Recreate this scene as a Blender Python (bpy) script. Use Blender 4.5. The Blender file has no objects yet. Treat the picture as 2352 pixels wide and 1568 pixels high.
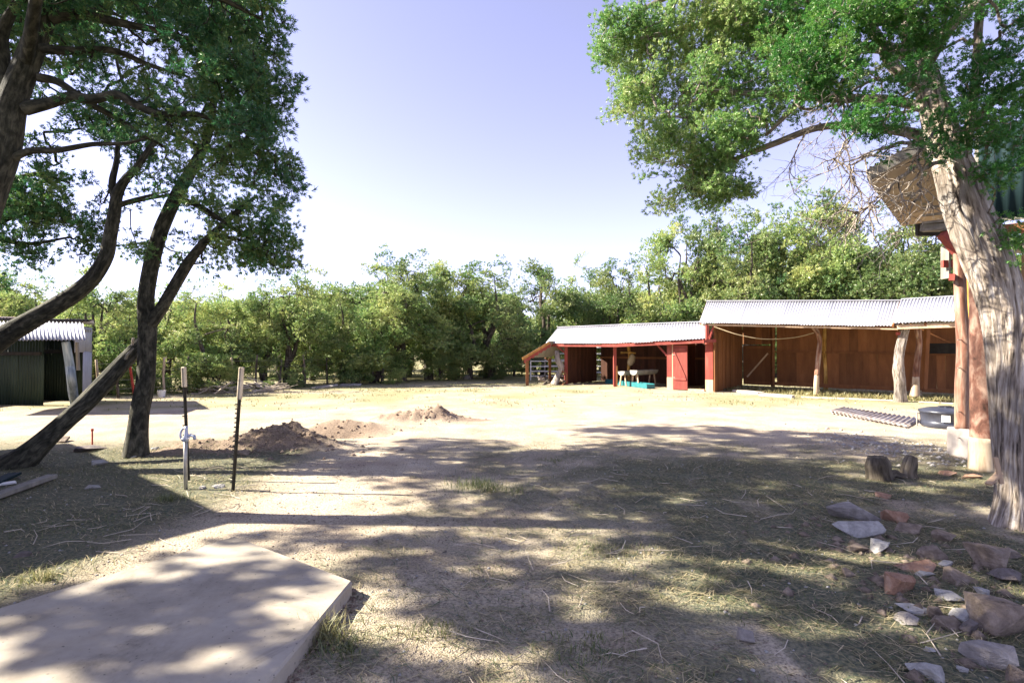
import bpy, bmesh, math, random
import numpy as np
from mathutils import Vector, Matrix

random.seed(7)
rng = np.random.default_rng(7)
R = math.radians
sc = bpy.context.scene
COL = sc.collection

# ------------------------------------------------------------------ camera
CAM_H, F, HX, HY, PITCH = 1.65, 1200.0, 1176.0, 784.0, math.atan(16 / 1200.0)
cam = bpy.data.cameras.new('camera')
camo = bpy.data.objects.new('camera', cam)
COL.objects.link(camo)
camo.location = (0, 0, CAM_H)
camo.rotation_euler = (R(90) + PITCH, 0, 0)
cam.lens = 36 * F / 2352.0
cam.sensor_width = 36
cam.clip_start = 0.05
cam.clip_end = 2000
sc.camera = camo

# ------------------------------------------------------------------ light
SUN_EL, SH = R(36), Vector((1.0, -0.06, 0)).normalized()      # shadows fall along SH
w = bpy.data.worlds.new('World')
sc.world = w
w.use_nodes = True
nt = w.node_tree
nt.nodes.clear()
sky = nt.nodes.new('ShaderNodeTexSky')
sky.sky_type = 'NISHITA'
sky.sun_disc = False
sky.sun_elevation = SUN_EL
sky.sun_rotation = math.atan2(-SH.x, -SH.y)
sky.altitude = 2000
sky.air_density = 1.0
sky.dust_density = 1.2
sky.ozone_density = 2.0
hs = nt.nodes.new('ShaderNodeHueSaturation')
hs.inputs['Saturation'].default_value = 0.60
tint = nt.nodes.new('ShaderNodeMix')
tint.data_type = 'RGBA'
tint.blend_type = 'MULTIPLY'
tint.inputs[0].default_value = 1.0
tint.inputs[7].default_value = (1.11, 0.99, 1.26, 1)
bg = nt.nodes.new('ShaderNodeBackground')
bg.inputs['Strength'].default_value = 0.068
out = nt.nodes.new('ShaderNodeOutputWorld')
nt.links.new(sky.outputs[0], hs.inputs['Color'])
nt.links.new(hs.outputs[0], tint.inputs[6])
nt.links.new(tint.outputs[2], bg.inputs['Color'])
nt.links.new(bg.outputs[0], out.inputs[0])

sl = bpy.data.lights.new('sun', 'SUN')
sl.energy = 5.0
sl.angle = R(0.53)
sl.color = (1.0, 0.92, 0.79)
so = bpy.data.objects.new('sun', sl)
COL.objects.link(so)
ldir = Vector((SH.x * math.cos(SUN_EL), SH.y * math.cos(SUN_EL), -math.sin(SUN_EL)))
so.rotation_euler = ldir.to_track_quat('-Z', 'Y').to_euler()
so.location = (-20, 2, 20)

sc.view_settings.view_transform = 'Standard'
sc.view_settings.look = 'None'
sc.view_settings.gamma = 1.0
sc.view_settings.exposure = 2.12
sc.cycles.max_bounces = 7
sc.cycles.diffuse_bounces = 3
sc.cycles.transmission_bounces = 5
sc.cycles.transparent_max_bounces = 8
sc.cycles.sample_clamp_indirect = 6


# ------------------------------------------------------------------ measuring the place
def ray(x, y):
    u = HY - y
    yd = F * math.cos(PITCH) - u * math.sin(PITCH)
    zd = F * math.sin(PITCH) + u * math.cos(PITCH)
    return Vector(((x - HX) / yd, 1.0, zd / yd))


def P(x, y, Y):
    r = ray(x, y)
    return Vector((r.x * Y, Y, CAM_H + r.z * Y))


def G(x, y, z=0.0):
    r = ray(x, y)
    t = (z - CAM_H) / r.z
    return Vector((r.x * t, t, z))


# ------------------------------------------------------------------ noise
def _h(i, j, k, s):
    n = (i * 374761393 + j * 668265263 + k * 2147483647 + s * 1274126177) & 0xFFFFFFFF
    n = ((n ^ (n >> 13)) * 1274126177) & 0xFFFFFFFF
    n = (n ^ (n >> 16)) & 0xFFFFFFFF
    return n / 4294967295.0


def vnoise(p, seed=0):
    p = np.asarray(p, dtype=np.float64)
    f = np.floor(p)
    i = f.astype(np.int64)
    t = p - f
    t = t * t * (3 - 2 * t)
    r = 0
    for a in (0, 1):
        for b in (0, 1):
            for c in (0, 1):
                wgt = (t[:, 0] if a else 1 - t[:, 0]) * (t[:, 1] if b else 1 - t[:, 1]) * (t[:, 2] if c else 1 - t[:, 2])
                r = r + wgt * _h(i[:, 0] + a + 5000, i[:, 1] + b + 5000, i[:, 2] + c + 5000, seed)
    return r


def fbm(p, seed=0, octv=3):
    p = np.asarray(p, dtype=np.float64)
    r, a, tot = 0, 1.0, 0
    for o in range(octv):
        r = r + a * vnoise(p * 2 ** o + 17.3 * o, seed + o)
        tot += a
        a *= 0.5
    return r / tot


def n2(x, y, s, seed=0, octv=3):
    return fbm(np.stack([x * s, y * s, np.zeros_like(x) + 0.5], 1), seed, octv)


def sstep(a, b, x):
    t = np.clip((x - a) / (b - a), 0, 1)
    return t * t * (3 - 2 * t)


# ------------------------------------------------------------------ terrain height
M1 = G(620, 1035)
M2 = G(1003, 968)
HOLE = G(790, 995)
NW = G(850, 975)


def height(x, y):
    x = np.atleast_1d(np.asarray(x, dtype=np.float64))
    y = np.atleast_1d(np.asarray(y, dtype=np.float64))
    h = (n2(x, y, 0.35, 3) - 0.5) * 0.07 + (n2(x, y, 2.2, 5) - 0.5) * 0.022
    near = 1 - sstep(9, 16, y)
    h += near * (n2(x, y, 9.0, 8, 2) - 0.5) * 0.016
    # raised ground towards the wood and the hills beyond
    h += sstep(38, 120, y) * 9 * (0.5 + n2(x, y, 0.012, 9)) * sstep(-10, -60, x - 0.1 * y)
    h += sstep(38, 90, np.abs(x)) * 3.0
    lump = (n2(x, y, 6.0, 21) - 0.5) * 0.45 + (n2(x, y, 22.0, 31, 2) - 0.5) * 0.22
    def mound(cx, cy, rx, ry, hh):
        d = ((x - cx) / rx) ** 2 + ((y - cy) / ry) ** 2
        g = np.exp(-d * 1.6)
        return hh * g * (1 + lump * 2.3)
    h += mound(M1.x, M1.y + .35, 0.72, 0.5, 0.38)
    h += mound(M1.x - 0.75, M1.y - 0.05, 0.8, 0.4, 0.15)
    h += mound(M1.x + 0.75, M1.y + 0.2, 0.45, 0.4, 0.12)
    h += mound(M2.x, M2.y + .2, 0.50, 0.45, 0.29)
    h += mound(M2.x - 0.75, M2.y + 0.1, 0.7, 0.35, 0.13)
    h += mound(M1.x - 1.3, M1.y - 0.1, 0.5, 0.3, 0.10)
    h += mound(HOLE.x - .1, HOLE.y + 0.5, 1.3, 0.28, 0.11)
    h += mound((HOLE.x + M2.x) / 2, M2.y - .05, 0.9, 0.3, 0.12)
    h += mound(M2.x + .7, M2.y + .2, 0.5, 0.3, 0.07)
    h -= mound(HOLE.x, HOLE.y - 0.1, 0.75, 0.35, 0.28)
    h += mound(HOLE.x, HOLE.y + 0.45, 0.9, 0.25, 0.10)
    # flat under the slab
    s = sstep(5.2, 4.6, y) * sstep(-0.6, -1.1, x)
    h = h * (1 - s) + s * 0.0
    return h


def hz(x, y):
    return float(height(x, y)[0])


# ------------------------------------------------------------------ materials
def mat(name, rough=0.8, metal=0.0, spec=0.3):
    m = bpy.data.materials.new(name)
    m.use_nodes = True
    b = m.node_tree.nodes['Principled BSDF']
    b.inputs['Roughness'].default_value = rough
    b.inputs['Metallic'].default_value = metal
    b.inputs['Specular IOR Level'].default_value = spec
    return m, m.node_tree, b


def noise_col(t, stops, scale=5.0, detail=5.0, stretch=(1, 1, 1), coord='Object', rough=0.6, attr=None, dist=0.0):
    if attr:
        tc = t.nodes.new('ShaderNodeAttribute')
        tc.attribute_name = attr
        src = tc.outputs['Vector']
    else:
        tc = t.nodes.new('ShaderNodeTexCoord')
        src = tc.outputs[coord]
    mp = t.nodes.new('ShaderNodeMapping')
    mp.inputs['Scale'].default_value = stretch
    n = t.nodes.new('ShaderNodeTexNoise')
    n.inputs['Scale'].default_value = scale
    n.inputs['Detail'].default_value = detail
    n.inputs['Roughness'].default_value = rough
    n.inputs['Distortion'].default_value = dist
    r = t.nodes.new('ShaderNodeValToRGB')
    els = r.color_ramp.elements
    els[0].position, els[0].color = stops[0][0], (*stops[0][1], 1)
    els[1].position, els[1].color = stops[-1][0], (*stops[-1][1], 1)
    for p_, c_ in stops[1:-1]:
        e = els.new(p_)
        e.color = (*c_, 1)
    t.links.new(src, mp.inputs[0])
    t.links.new(mp.outputs[0], n.inputs['Vector'])
    t.links.new(n.outputs['Fac'], r.inputs[0])
    return r.outputs[0], n.outputs['Fac'], mp.outputs[0]


def bump(t, b, fac, dist=0.01, strength=0.6):
    bp = t.nodes.new('ShaderNodeBump')
    bp.inputs['Distance'].default_value = dist
    bp.inputs['Strength'].default_value = strength
    t.links.new(fac, bp.inputs['Height'])
    t.links.new(bp.outputs[0], b.inputs['Normal'])


def mixc(t, fac, a, b_, mode='MIX'):
    m = t.nodes.new('ShaderNodeMix')
    m.data_type = 'RGBA'
    m.blend_type = mode
    for sock, v in ((0, fac), (6, a), (7, b_)):
        if hasattr(v, 'default_value') or hasattr(v, 'is_linked'):
            t.links.new(v, m.inputs[sock])
        elif sock == 0:
            m.inputs[0].default_value = v
        else:
            m.inputs[sock].default_value = (*v, 1)
    return m.outputs[2]


def attr_node(t, name):
    a = t.nodes.new('ShaderNodeAttribute')
    a.attribute_name = name
    return a


def ramp1(t, fac, a, b):
    r = t.nodes.new('ShaderNodeMapRange')
    r.inputs['From Min'].default_value = a
    r.inputs['From Max'].default_value = b
    t.links.new(fac, r.inputs['Value'])
    return r.outputs[0]


M = {}


def simple(name, stops, scale=6, stretch=(1, 1, 1), rough=0.8, metal=0.0, bd=0.004, bs=0.5, detail=5, attr=None, spec=0.3, rand=0.0, dist=0.0):
    m, t, b = mat(name, rough, metal, spec)
    c, f, _ = noise_col(t, stops, scale, detail, stretch, attr=attr, dist=dist)
    if rand:
        oi = t.nodes.new('ShaderNodeObjectInfo')
        h_ = t.nodes.new('ShaderNodeHueSaturation')
        mr = t.nodes.new('ShaderNodeMapRange')
        mr.inputs['To Min'].default_value = 1 - rand
        mr.inputs['To Max'].default_value = 1 + rand
        t.links.new(oi.outputs['Random'], mr.inputs['Value'])
        t.links.new(mr.outputs[0], h_.inputs['Value'])
        t.links.new(c, h_.inputs['Color'])
        c = h_.outputs[0]
    t.links.new(c, b.inputs['Base Color'])
    if bd:
        bump(t, b, f, bd, bs)
    M[name] = m
    return m


simple('red_paint', [(.2, (.17, .035, .028)), (.55, (.27, .058, .042)), (.85, (.34, .13, .09))], 7, (1, 1, .25), bd=.004, rand=.22)
simple('dull_red', [(.2, (.12, .046, .017)), (.6, (.21, .085, .030)), (.9, (.25, .125, .055))], 6, (1, 1, .2), bd=.004, rand=.25)
simple('bare_wood', [(.2, (.30, .20, .12)), (.6, (.50, .36, .23)), (.9, (.58, .46, .33))], 8, (1, 1, .15), bd=.006)
simple('orange_wood', [(.2, (.26, .12, .035)), (.6, (.42, .21, .06)), (.9, (.50, .29, .11))], 9, (1, 1, .15), bd=.005)
simple('pale_plank', [(.2, (.42, .35, .27)), (.6, (.58, .50, .41)), (.9, (.66, .6, .52))], 9, (1, .3, 1), bd=.004, rand=.15)
simple('grey_wood', [(.2, (.12, .11, .09)), (.6, (.24, .22, .18)), (.9, (.36, .33, .28))], 9, (1, 1, .2), bd=.006)
simple('galvanised', [(.25, (.29, .29, .32)), (.55, (.37, .37, .41)), (.85, (.44, .43, .47))], 2.4, (1, 1, 1), .5, .15, bd=0, rand=.06, spec=.5)
simple('old_metal', [(.25, (.30, .30, .30)), (.5, (.46, .44, .43)), (.8, (.55, .50, .47))], 3, (1, 1, .4), .5, .3, bd=0, rand=.12)
simple('rusty_tin', [(.3, (.20, .12, .075)), (.5, (.34, .30, .28)), (.75, (.48, .45, .45))], 3.4, (1, 1, .5), .55, .25, bd=0, rand=.12)
simple('shaded_tin', [(.3, (.012, .022, .016)), (.55, (.022, .038, .028)), (.8, (.04, .06, .045))], 3, (1, 1, .3), .6, .1, bd=0)  # shed's inner tin, darkened to put the interior shade into its colour
simple('shaded_red', [(.2, (.045, .018, .010)), (.6, (.085, .032, .016)), (.9, (.11, .05, .028))], 6, (1, 1, .2), bd=.004, rand=.25)  # stable's inner boards, interior shade put into a darker red
simple('side_boards', [(.2, (.15, .065, .025)), (.6, (.26, .115, .04)), (.9, (.33, .17, .08))], 8, (1, 1, .15), bd=.005, rand=.25)
simple('teal_tin', [(.3, (.008, .018, .02)), (.55, (.013, .028, .03)), (.8, (.03, .05, .052))], 3, (1, 1, .3), .75, 0, bd=0, rand=.1, spec=.1)
simple('soffit', [(.3, (.30, .22, .14)), (.6, (.42, .32, .21)), (.85, (.48, .39, .28))], 2.5, bd=.002, rand=.08)
simple('black_plastic', [(.3, (.018, .02, .03)), (.7, (.05, .055, .075))], 4, rough=.35, bd=0, spec=.5)
simple('white_plastic', [(.3, (.68, .66, .60)), (.7, (.8, .78, .74))], 4, rough=.5, bd=0)
simple('cream_pvc', [(.3, (.50, .40, .25)), (.7, (.70, .60, .42))], 7, rough=.5, bd=0)
simple('green_steel', [(.3, (.025, .024, .016)), (.55, (.055, .05, .034)), (.8, (.10, .06, .035))], 9, rough=.5, metal=.2, bd=0)
simple('pipe_steel', [(.3, (.28, .27, .24)), (.7, (.46, .44, .38))], 8, rough=.4, metal=.5, bd=0)
simple('hydrant_metal', [(.3, (.20, .24, .32)), (.7, (.55, .58, .66))], 14, rough=.4, metal=.3, bd=0)
simple('turquoise', [(.3, (.02, .12, .13)), (.7, (.035, .19, .20))], 5, rough=.4, bd=0)
simple('trough_white', [(.3, (.22, .21, .18)), (.7, (.42, .40, .35))], 6, rough=.5, bd=0)
simple('red_steel', [(.3, (.30, .03, .02)), (.7, (.42, .06, .04))], 8, rough=.5, bd=0)
simple('rope', [(.3, (.28, .22, .13)), (.7, (.45, .36, .22))], 20, rough=.9, bd=0)
simple('charcoal', [(.3, (.015, .013, .012)), (.7, (.03, .028, .025))], 6, rough=.9)
simple('pale_branch', [(.3, (.34, .28, .20)), (.7, (.56, .49, .39))], 9, (1, 1, 1), bd=.002)
simple('footing', [(.3, (.27, .235, .205)), (.7, (.40, .36, .32))], 5, bd=.004)
simple('wire_metal', [(.3, (.22, .2, .17)), (.7, (.34, .31, .26))], 9, rough=.5, metal=.5, bd=0)


def bark(name, dark, mid, light, st=(1, 1, .12), scale=28, bd=.012):
    m, t, b = mat(name, .9, 0, .2)
    c, f, _ = noise_col(t, [(.30, dark), (.48, mid), (.70, light)], scale, 6, st, attr='bc', dist=.4)
    c2, f2, _ = noise_col(t, [(.35, (.55, .55, .55)), (.7, (1.15, 1.12, 1.05))], 4, 3, (1, 1, .5), attr='bc')
    t.links.new(mixc(t, 1.0, c, c2, 'MULTIPLY'), b.inputs['Base Color'])
    bump(t, b, f, bd, 1.0)
    M[name] = m


bark('juniper_bark', (.02, .015, .012), (.30, .25, .205), (.60, .56, .515), st=(1, 1, .09), scale=42, bd=.03)
bark('pinyon_bark', (.009, .010, .007), (.038, .038, .028), (.115, .108, .082), st=(1, 1, .35), scale=24, bd=.014)
bark('far_bark', (.03, .025, .02), (.09, .075, .06), (.20, .17, .14), st=(1, 1, .35), scale=14)
bark('log_red', (.10, .042, .028), (.26, .13, .09), (.46, .35, .27), scale=16, bd=.006)
bark('log_bare', (.26, .18, .11), (.52, .40, .28), (.64, .54, .42), scale=12, bd=.005)
bark('log_pale', (.16, .11, .07), (.32, .25, .175), (.42, .36, .28), scale=12, bd=.005)
bark('log_gold', (.22, .11, .02), (.50, .28, .07), (.62, .42, .16), scale=14, bd=.005)
bark('log_blue', (.10, .13, .15), (.25, .31, .35), (.40, .45, .48), scale=14, bd=.004)
bark('log_mottled', (.035, .018, .013), (.15, .07, .05), (.36, .25, .19), st=(1, 1, .5), scale=9, bd=.006)
bark('stump_wood', (.03, .028, .022), (.12, .10, .075), (.22, .19, .145), bd=.02)


def foliage(name, c0, c1, c2, trans=.35, rnd=.22):
    m = bpy.data.materials.new(name)
    m.use_nodes = True
    t = m.node_tree
    t.nodes.clear()
    o = t.nodes.new('ShaderNodeOutputMaterial')
    a = attr_node(t, 'tint')
    r = t.nodes.new('ShaderNodeValToRGB')
    e = r.color_ramp.elements
    e[0].position, e[0].color = 0.0, (*c0, 1)
    e[1].position, e[1].color = 1.0, (*c2, 1)
    x = e.new(.5)
    x.color = (*c1, 1)
    t.links.new(a.outputs['Fac'], r.inputs[0])
    oi = t.nodes.new('ShaderNodeObjectInfo')
    h_ = t.nodes.new('ShaderNodeHueSaturation')
    mr = t.nodes.new('ShaderNodeMapRange')
    mr.inputs['To Min'].default_value = 1 - rnd
    mr.inputs['To Max'].default_value = 1 + rnd
    t.links.new(oi.outputs['Random'], mr.inputs['Value'])
    t.links.new(mr.outputs[0], h_.inputs['Value'])
    mh = t.nodes.new('ShaderNodeMapRange')
    mh.inputs['To Min'].default_value = .515
    mh.inputs['To Max'].default_value = .485
    t.links.new(oi.outputs['Random'], mh.inputs['Value'])
    t.links.new(mh.outputs[0], h_.inputs['Hue'])
    t.links.new(r.outputs[0], h_.inputs['Color'])
    d = t.nodes.new('ShaderNodeBsdfDiffuse')
    tr = t.nodes.new('ShaderNodeBsdfTranslucent')
    gl = t.nodes.new('ShaderNodeBsdfGlossy')
    gl.inputs['Roughness'].default_value = .45
    gl.inputs['Color'].default_value = (.8, .8, .7, 1)
    mx = t.nodes.new('ShaderNodeMixShader')
    mx.inputs[0].default_value = trans
    mx2 = t.nodes.new('ShaderNodeMixShader')
    mx2.inputs[0].default_value = .06
    t.links.new(h_.outputs[0], d.inputs[0])
    t.links.new(h_.outputs[0], tr.inputs[0])
    t.links.new(d.outputs[0], mx.inputs[1])
    t.links.new(tr.outputs[0], mx.inputs[2])
    t.links.new(mx.outputs[0], mx2.inputs[1])
    t.links.new(gl.outputs[0], mx2.inputs[2])
    t.links.new(mx2.outputs[0], o.inputs[0])
    M[name] = m


foliage('pinyon_leaf', (.02, .11, .035), (.055, .185, .05), (.25, .31, .08), .38)
foliage('juniper_leaf', (.055, .19, .045), (.18, .33, .085), (.46, .50, .20), .48)
foliage('juniper_shade_leaf', (.015, .10, .02), (.035, .18, .025), (.13, .26, .04), .45)  # shaded copy of the juniper leaves, shade put into a darker green
foliage('wood_leaf', (.065, .17, .05), (.23, .33, .10), (.47, .48, .17), .45, .36)
foliage('grass_blade', (.05, .09, .025), (.16, .17, .06), (.34, .29, .14), .3, 0)
foliage('straw', (.035, .085, .04), (.20, .185, .09), (.55, .46, .27), .2, 0)

# ground
m, t, b = mat('ground', .95, 0, .15)
tc = t.nodes.new('ShaderNodeTexCoord')
dirt, f1, v1 = noise_col(t, [(.30, (.27, .21, .155)), (.5, (.39, .33, .245)), (.72, (.50, .43, .33))], 1.1, 8, rough=.65)
grit, f2, _ = noise_col(t, [(.36, (.55, .52, .50)), (.5, (1, 1, 1)), (.66, (1.3, 1.27, 1.22))], 55, 3)
grass, f3, _ = noise_col(t, [(.35, (.10, .12, .045)), (.5, (.22, .21, .09)), (.65, (.40, .33, .17))], 26, 5)
litter, f4, _ = noise_col(t, [(.35, (.028, .050, .036)), (.5, (.10, .105, .062)), (.68, (.23, .21, .125))], 34, 5)  # litter, darkened and greened so its colour carries the teal shade
ag, al, am = attr_node(t, 'grass'), attr_node(t, 'litter'), attr_node(t, 'fresh')
c = mixc(t, 1.0, dirt, grit, 'MULTIPLY')
c = mixc(t, al.outputs['Fac'], c, litter)
c = mixc(t, ag.outputs['Fac'], c, grass)
c = mixc(t, am.outputs['Fac'], c, mixc(t, 1.0, (.25, .185, .135), grit, 'MULTIPLY'))
t.links.new(c, b.inputs['Base Color'])
vor = t.nodes.new('ShaderNodeTexVoronoi')
vor.inputs['Scale'].default_value = 85
t.links.new(tc.outputs['Object'], vor.inputs['Vector'])
ad = t.nodes.new('ShaderNodeMath')
ad.operation = 'SUBTRACT'
t.links.new(f2, ad.inputs[0])
t.links.new(vor.outputs['Distance'], ad.inputs[1])
bump(t, b, ad.outputs[0], .010, .7)
M['ground'] = m

m, t, b = mat('concrete', .85, 0, .25)
c1, f1, _ = noise_col(t, [(.3, (.23, .20, .155)), (.5, (.33, .29, .23)), (.7, (.39, .35, .285))], 2.6, 8, rough=.65)
c2, f2, _ = noise_col(t, [(.24, (.45, .45, .45)), (.30, (1, 1, 1)), (.8, (1.04, 1.04, 1.04))], 40, 1)
c4, f4, _ = noise_col(t, [(.34, (.62, .60, .55)), (.46, (1, 1, 1)), (.62, (1.08, 1.06, 1.02))], .9, 9, rough=.75, dist=1.2)
t.links.new(mixc(t, 1.0, mixc(t, 1.0, c1, c2, 'MULTIPLY'), c4, 'MULTIPLY'), b.inputs['Base Color'])
_, f3, _ = noise_col(t, [(0, (0, 0, 0)), (1, (1, 1, 1))], 120, 3)
bump(t, b, f3, .0015, .5)
M['concrete'] = m


def rockmat(name, a, c, d):
    m, t, b = mat(name, .85, 0, .3)
    c1, f1, _ = noise_col(t, [(.32, a), (.5, c), (.68, d)], 7, 9, rough=.7, dist=.5)
    _, f2, _ = noise_col(t, [(0, (0, 0, 0)), (1, (1, 1, 1))], 30, 6, (1, 1, 2.5))
    t.links.new(c1, b.inputs['Base Color'])
    bump(t, b, f2, .02, 1.0)
    M[name] = m


rockmat('rock_brown', (.10, .078, .058), (.20, .155, .115), (.32, .26, .20))
rockmat('clod', (.14, .10, .075), (.23, .17, .125), (.32, .25, .19))
rockmat('rock_red', (.19, .10, .062), (.32, .185, .115), (.42, .29, .20))
rockmat('rock_grey', (.15, .135, .12), (.25, .225, .20), (.38, .35, .315))
rockmat('rock_pale', (.20, .19, .175), (.34, .325, .295), (.50, .475, .43))
rockmat('rock_dark', (.08, .07, .06), (.15, .125, .11), (.24, .20, .175))

# ------------------------------------------------------------------ objects
ORG = {}


def org(o):
    return ORG.get(o.name, Vector((0, 0, 0)))


def thing(name, label, cat, loc=(0, 0, 0), group=None, kind=None):
    o = bpy.data.objects.new(name, None)
    o.empty_display_size = .2
    COL.objects.link(o)
    o.location = loc
    ORG[o.name] = Vector(loc)
    o['label'] = label
    o['category'] = cat
    if group:
        o['group'] = group
    return o


def tag(o, label=None, cat=None, group=None, kind=None):
    for k, v in (('label', label), ('category', cat), ('group', group), ('kind', kind)):
        if v:
            o[k] = v
    return o


def link(name, me, parent=None, material=None, origin=None):
    o = bpy.data.objects.new(name, me)
    COL.objects.link(o)
    if material:
        me.materials.append(M[material])
    if parent is not None:
        o.parent = parent
        ORG[o.name] = org(parent)
    elif origin is not None:
        o.location = origin
        ORG[o.name] = Vector(origin)
    return o


def npmesh(name, V, Fc, material, parent=None, origin=None, attrs=None, smooth=False):
    """V (n,3) world coordinates, Fc (m,3|4)."""
    V = np.asarray(V, dtype=np.float32)
    o0 = org(parent) if parent is not None else (Vector(origin) if origin is not None else Vector((0, 0, 0)))
    V = V - np.array(o0, dtype=np.float32)
    Fc = np.asarray(Fc, dtype=np.int32)
    me = bpy.data.meshes.new(name)
    me.vertices.add(len(V))
    me.vertices.foreach_set('co', V.ravel())
    k = Fc.shape[1]
    me.loops.add(Fc.size)
    me.loops.foreach_set('vertex_index', Fc.ravel())
    me.polygons.add(len(Fc))
    me.polygons.foreach_set('loop_start', np.arange(0, Fc.size, k, dtype=np.int32))
    me.update(calc_edges=True)
    if smooth:
        me.polygons.foreach_set('use_smooth', np.ones(len(Fc), dtype=bool))
    for an, (typ, data) in (attrs or {}).items():
        a = me.attributes.new(an, typ, 'POINT')
        data = np.asarray(data, dtype=np.float32)
        a.data.foreach_set('vector' if typ == 'FLOAT_VECTOR' else 'value', data.ravel())
    return link(name, me, parent, material, origin)


class MB:
    def __init__(s):
        s.v, s.f = [], []

    def obox(s, c, ax, ay, az):
        c, ax, ay, az = Vector(c), Vector(ax), Vector(ay), Vector(az)
        n = len(s.v)
        for k in (-1, 1):
            for j in (-1, 1):
                for i in (-1, 1):
                    s.v.append(c + ax * i + ay * j + az * k)
        s.f += [tuple(n + q for q in f) for f in ((0, 2, 3, 1), (4, 5, 7, 6), (0, 1, 5, 4), (2, 6, 7, 3), (0, 4, 6, 2), (1, 3, 7, 5))]
        return s

    def beam(s, a, b, w_, h_, up=(0, 0, 1)):
        a, b = Vector(a), Vector(b)
        d = (b - a)
        L = d.length / 2
        d.normalize()
        side = d.cross(Vector(up))
        if side.length < 1e-3:
            side = d.cross(Vector((1, 0, 0)))
        side.normalize()
        u = side.cross(d).normalized()
        return s.obox((a + b) / 2, d * L, side * w_ / 2, u * h_ / 2)

    def prism(s, pts, dz):
        """polygon pts (list of Vector) extruded by vector dz."""
        n = len(s.v)
        k = len(pts)
        s.v += [Vector(p) for p in pts] + [Vector(p) + Vector(dz) for p in pts]
        s.f.append(tuple(n + i for i in range(k))[::-1])
        s.f.append(tuple(n + k + i for i in range(k)))
        for i in range(k):
            j = (i + 1) % k
            s.f.append((n + i, n + j, n + k + j, n + k + i))
        return s

    def tube(s, path, rad, n=8, cap=True):
        path = [Vector(p) for p in path]
        if not hasattr(rad, '__len__'):
            rad = [rad] * len(path)
        base = len(s.v)
        prev = None
        for i, p in enumerate(path):
            d = (path[min(i + 1, len(path) - 1)] - path[max(i - 1, 0)]).normalized()
            if prev is None:
                side = d.cross(Vector((0, 0, 1)))
                if side.length < .05:
                    side = d.cross(Vector((1, 0, 0)))
            else:
                side = prev - d * prev.dot(d)
            side.normalize()
            prev = side
            u = side.cross(d)
            for k in range(n):
                a = 2 * math.pi * k / n
                s.v.append(p + (side * math.cos(a) + u * math.sin(a)) * rad[i])
        for i in range(len(path) - 1):
            for k in range(n):
                k2 = (k + 1) % n
                s.f.append((base + i * n + k, base + i * n + k2, base + (i + 1) * n + k2, base + (i + 1) * n + k))
        if cap:
            s.f.append(tuple(base + k for k in range(n))[::-1])
            s.f.append(tuple(base + (len(path) - 1) * n + k for k in range(n)))
        return s

    def build(s, name, material, parent=None, origin=None, bevel=0, smooth=False):
        o0 = org(parent) if parent is not None else (Vector(origin) if origin is not None else Vector((0, 0, 0)))
        me = bpy.data.meshes.new(name)
        me.from_pydata([v - o0 for v in s.v], [], s.f)
        me.update()
        if smooth:
            me.polygons.foreach_set('use_smooth', [True] * len(me.polygons))
        o = link(name, me, parent, material, origin)
        if bevel:
            md = o.modifiers.new('bevel', 'BEVEL')
            md.width = bevel
            md.segments = 1
            md.limit_method = 'ANGLE'
        return o


def catmull(pts, n):
    pts = [np.array(p, dtype=float) for p in pts]
    Q = [2 * pts[0] - pts[1]] + pts + [2 * pts[-1] - pts[-2]]
    outp = []
    k = len(pts) - 1
    for i in range(n):
        u = i / (n - 1) * k
        j = min(int(u), k - 1)
        t_ = u - j
        p0, p1, p2, p3 = Q[j], Q[j + 1], Q[j + 2], Q[j + 3]
        outp.append(.5 * ((2 * p1) + (-p0 + p2) * t_ + (2 * p0 - 5 * p1 + 4 * p2 - p3) * t_ ** 2 + (-p0 + 3 * p1 - 3 * p2 + p3) * t_ ** 3))
    return np.array(outp)


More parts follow.
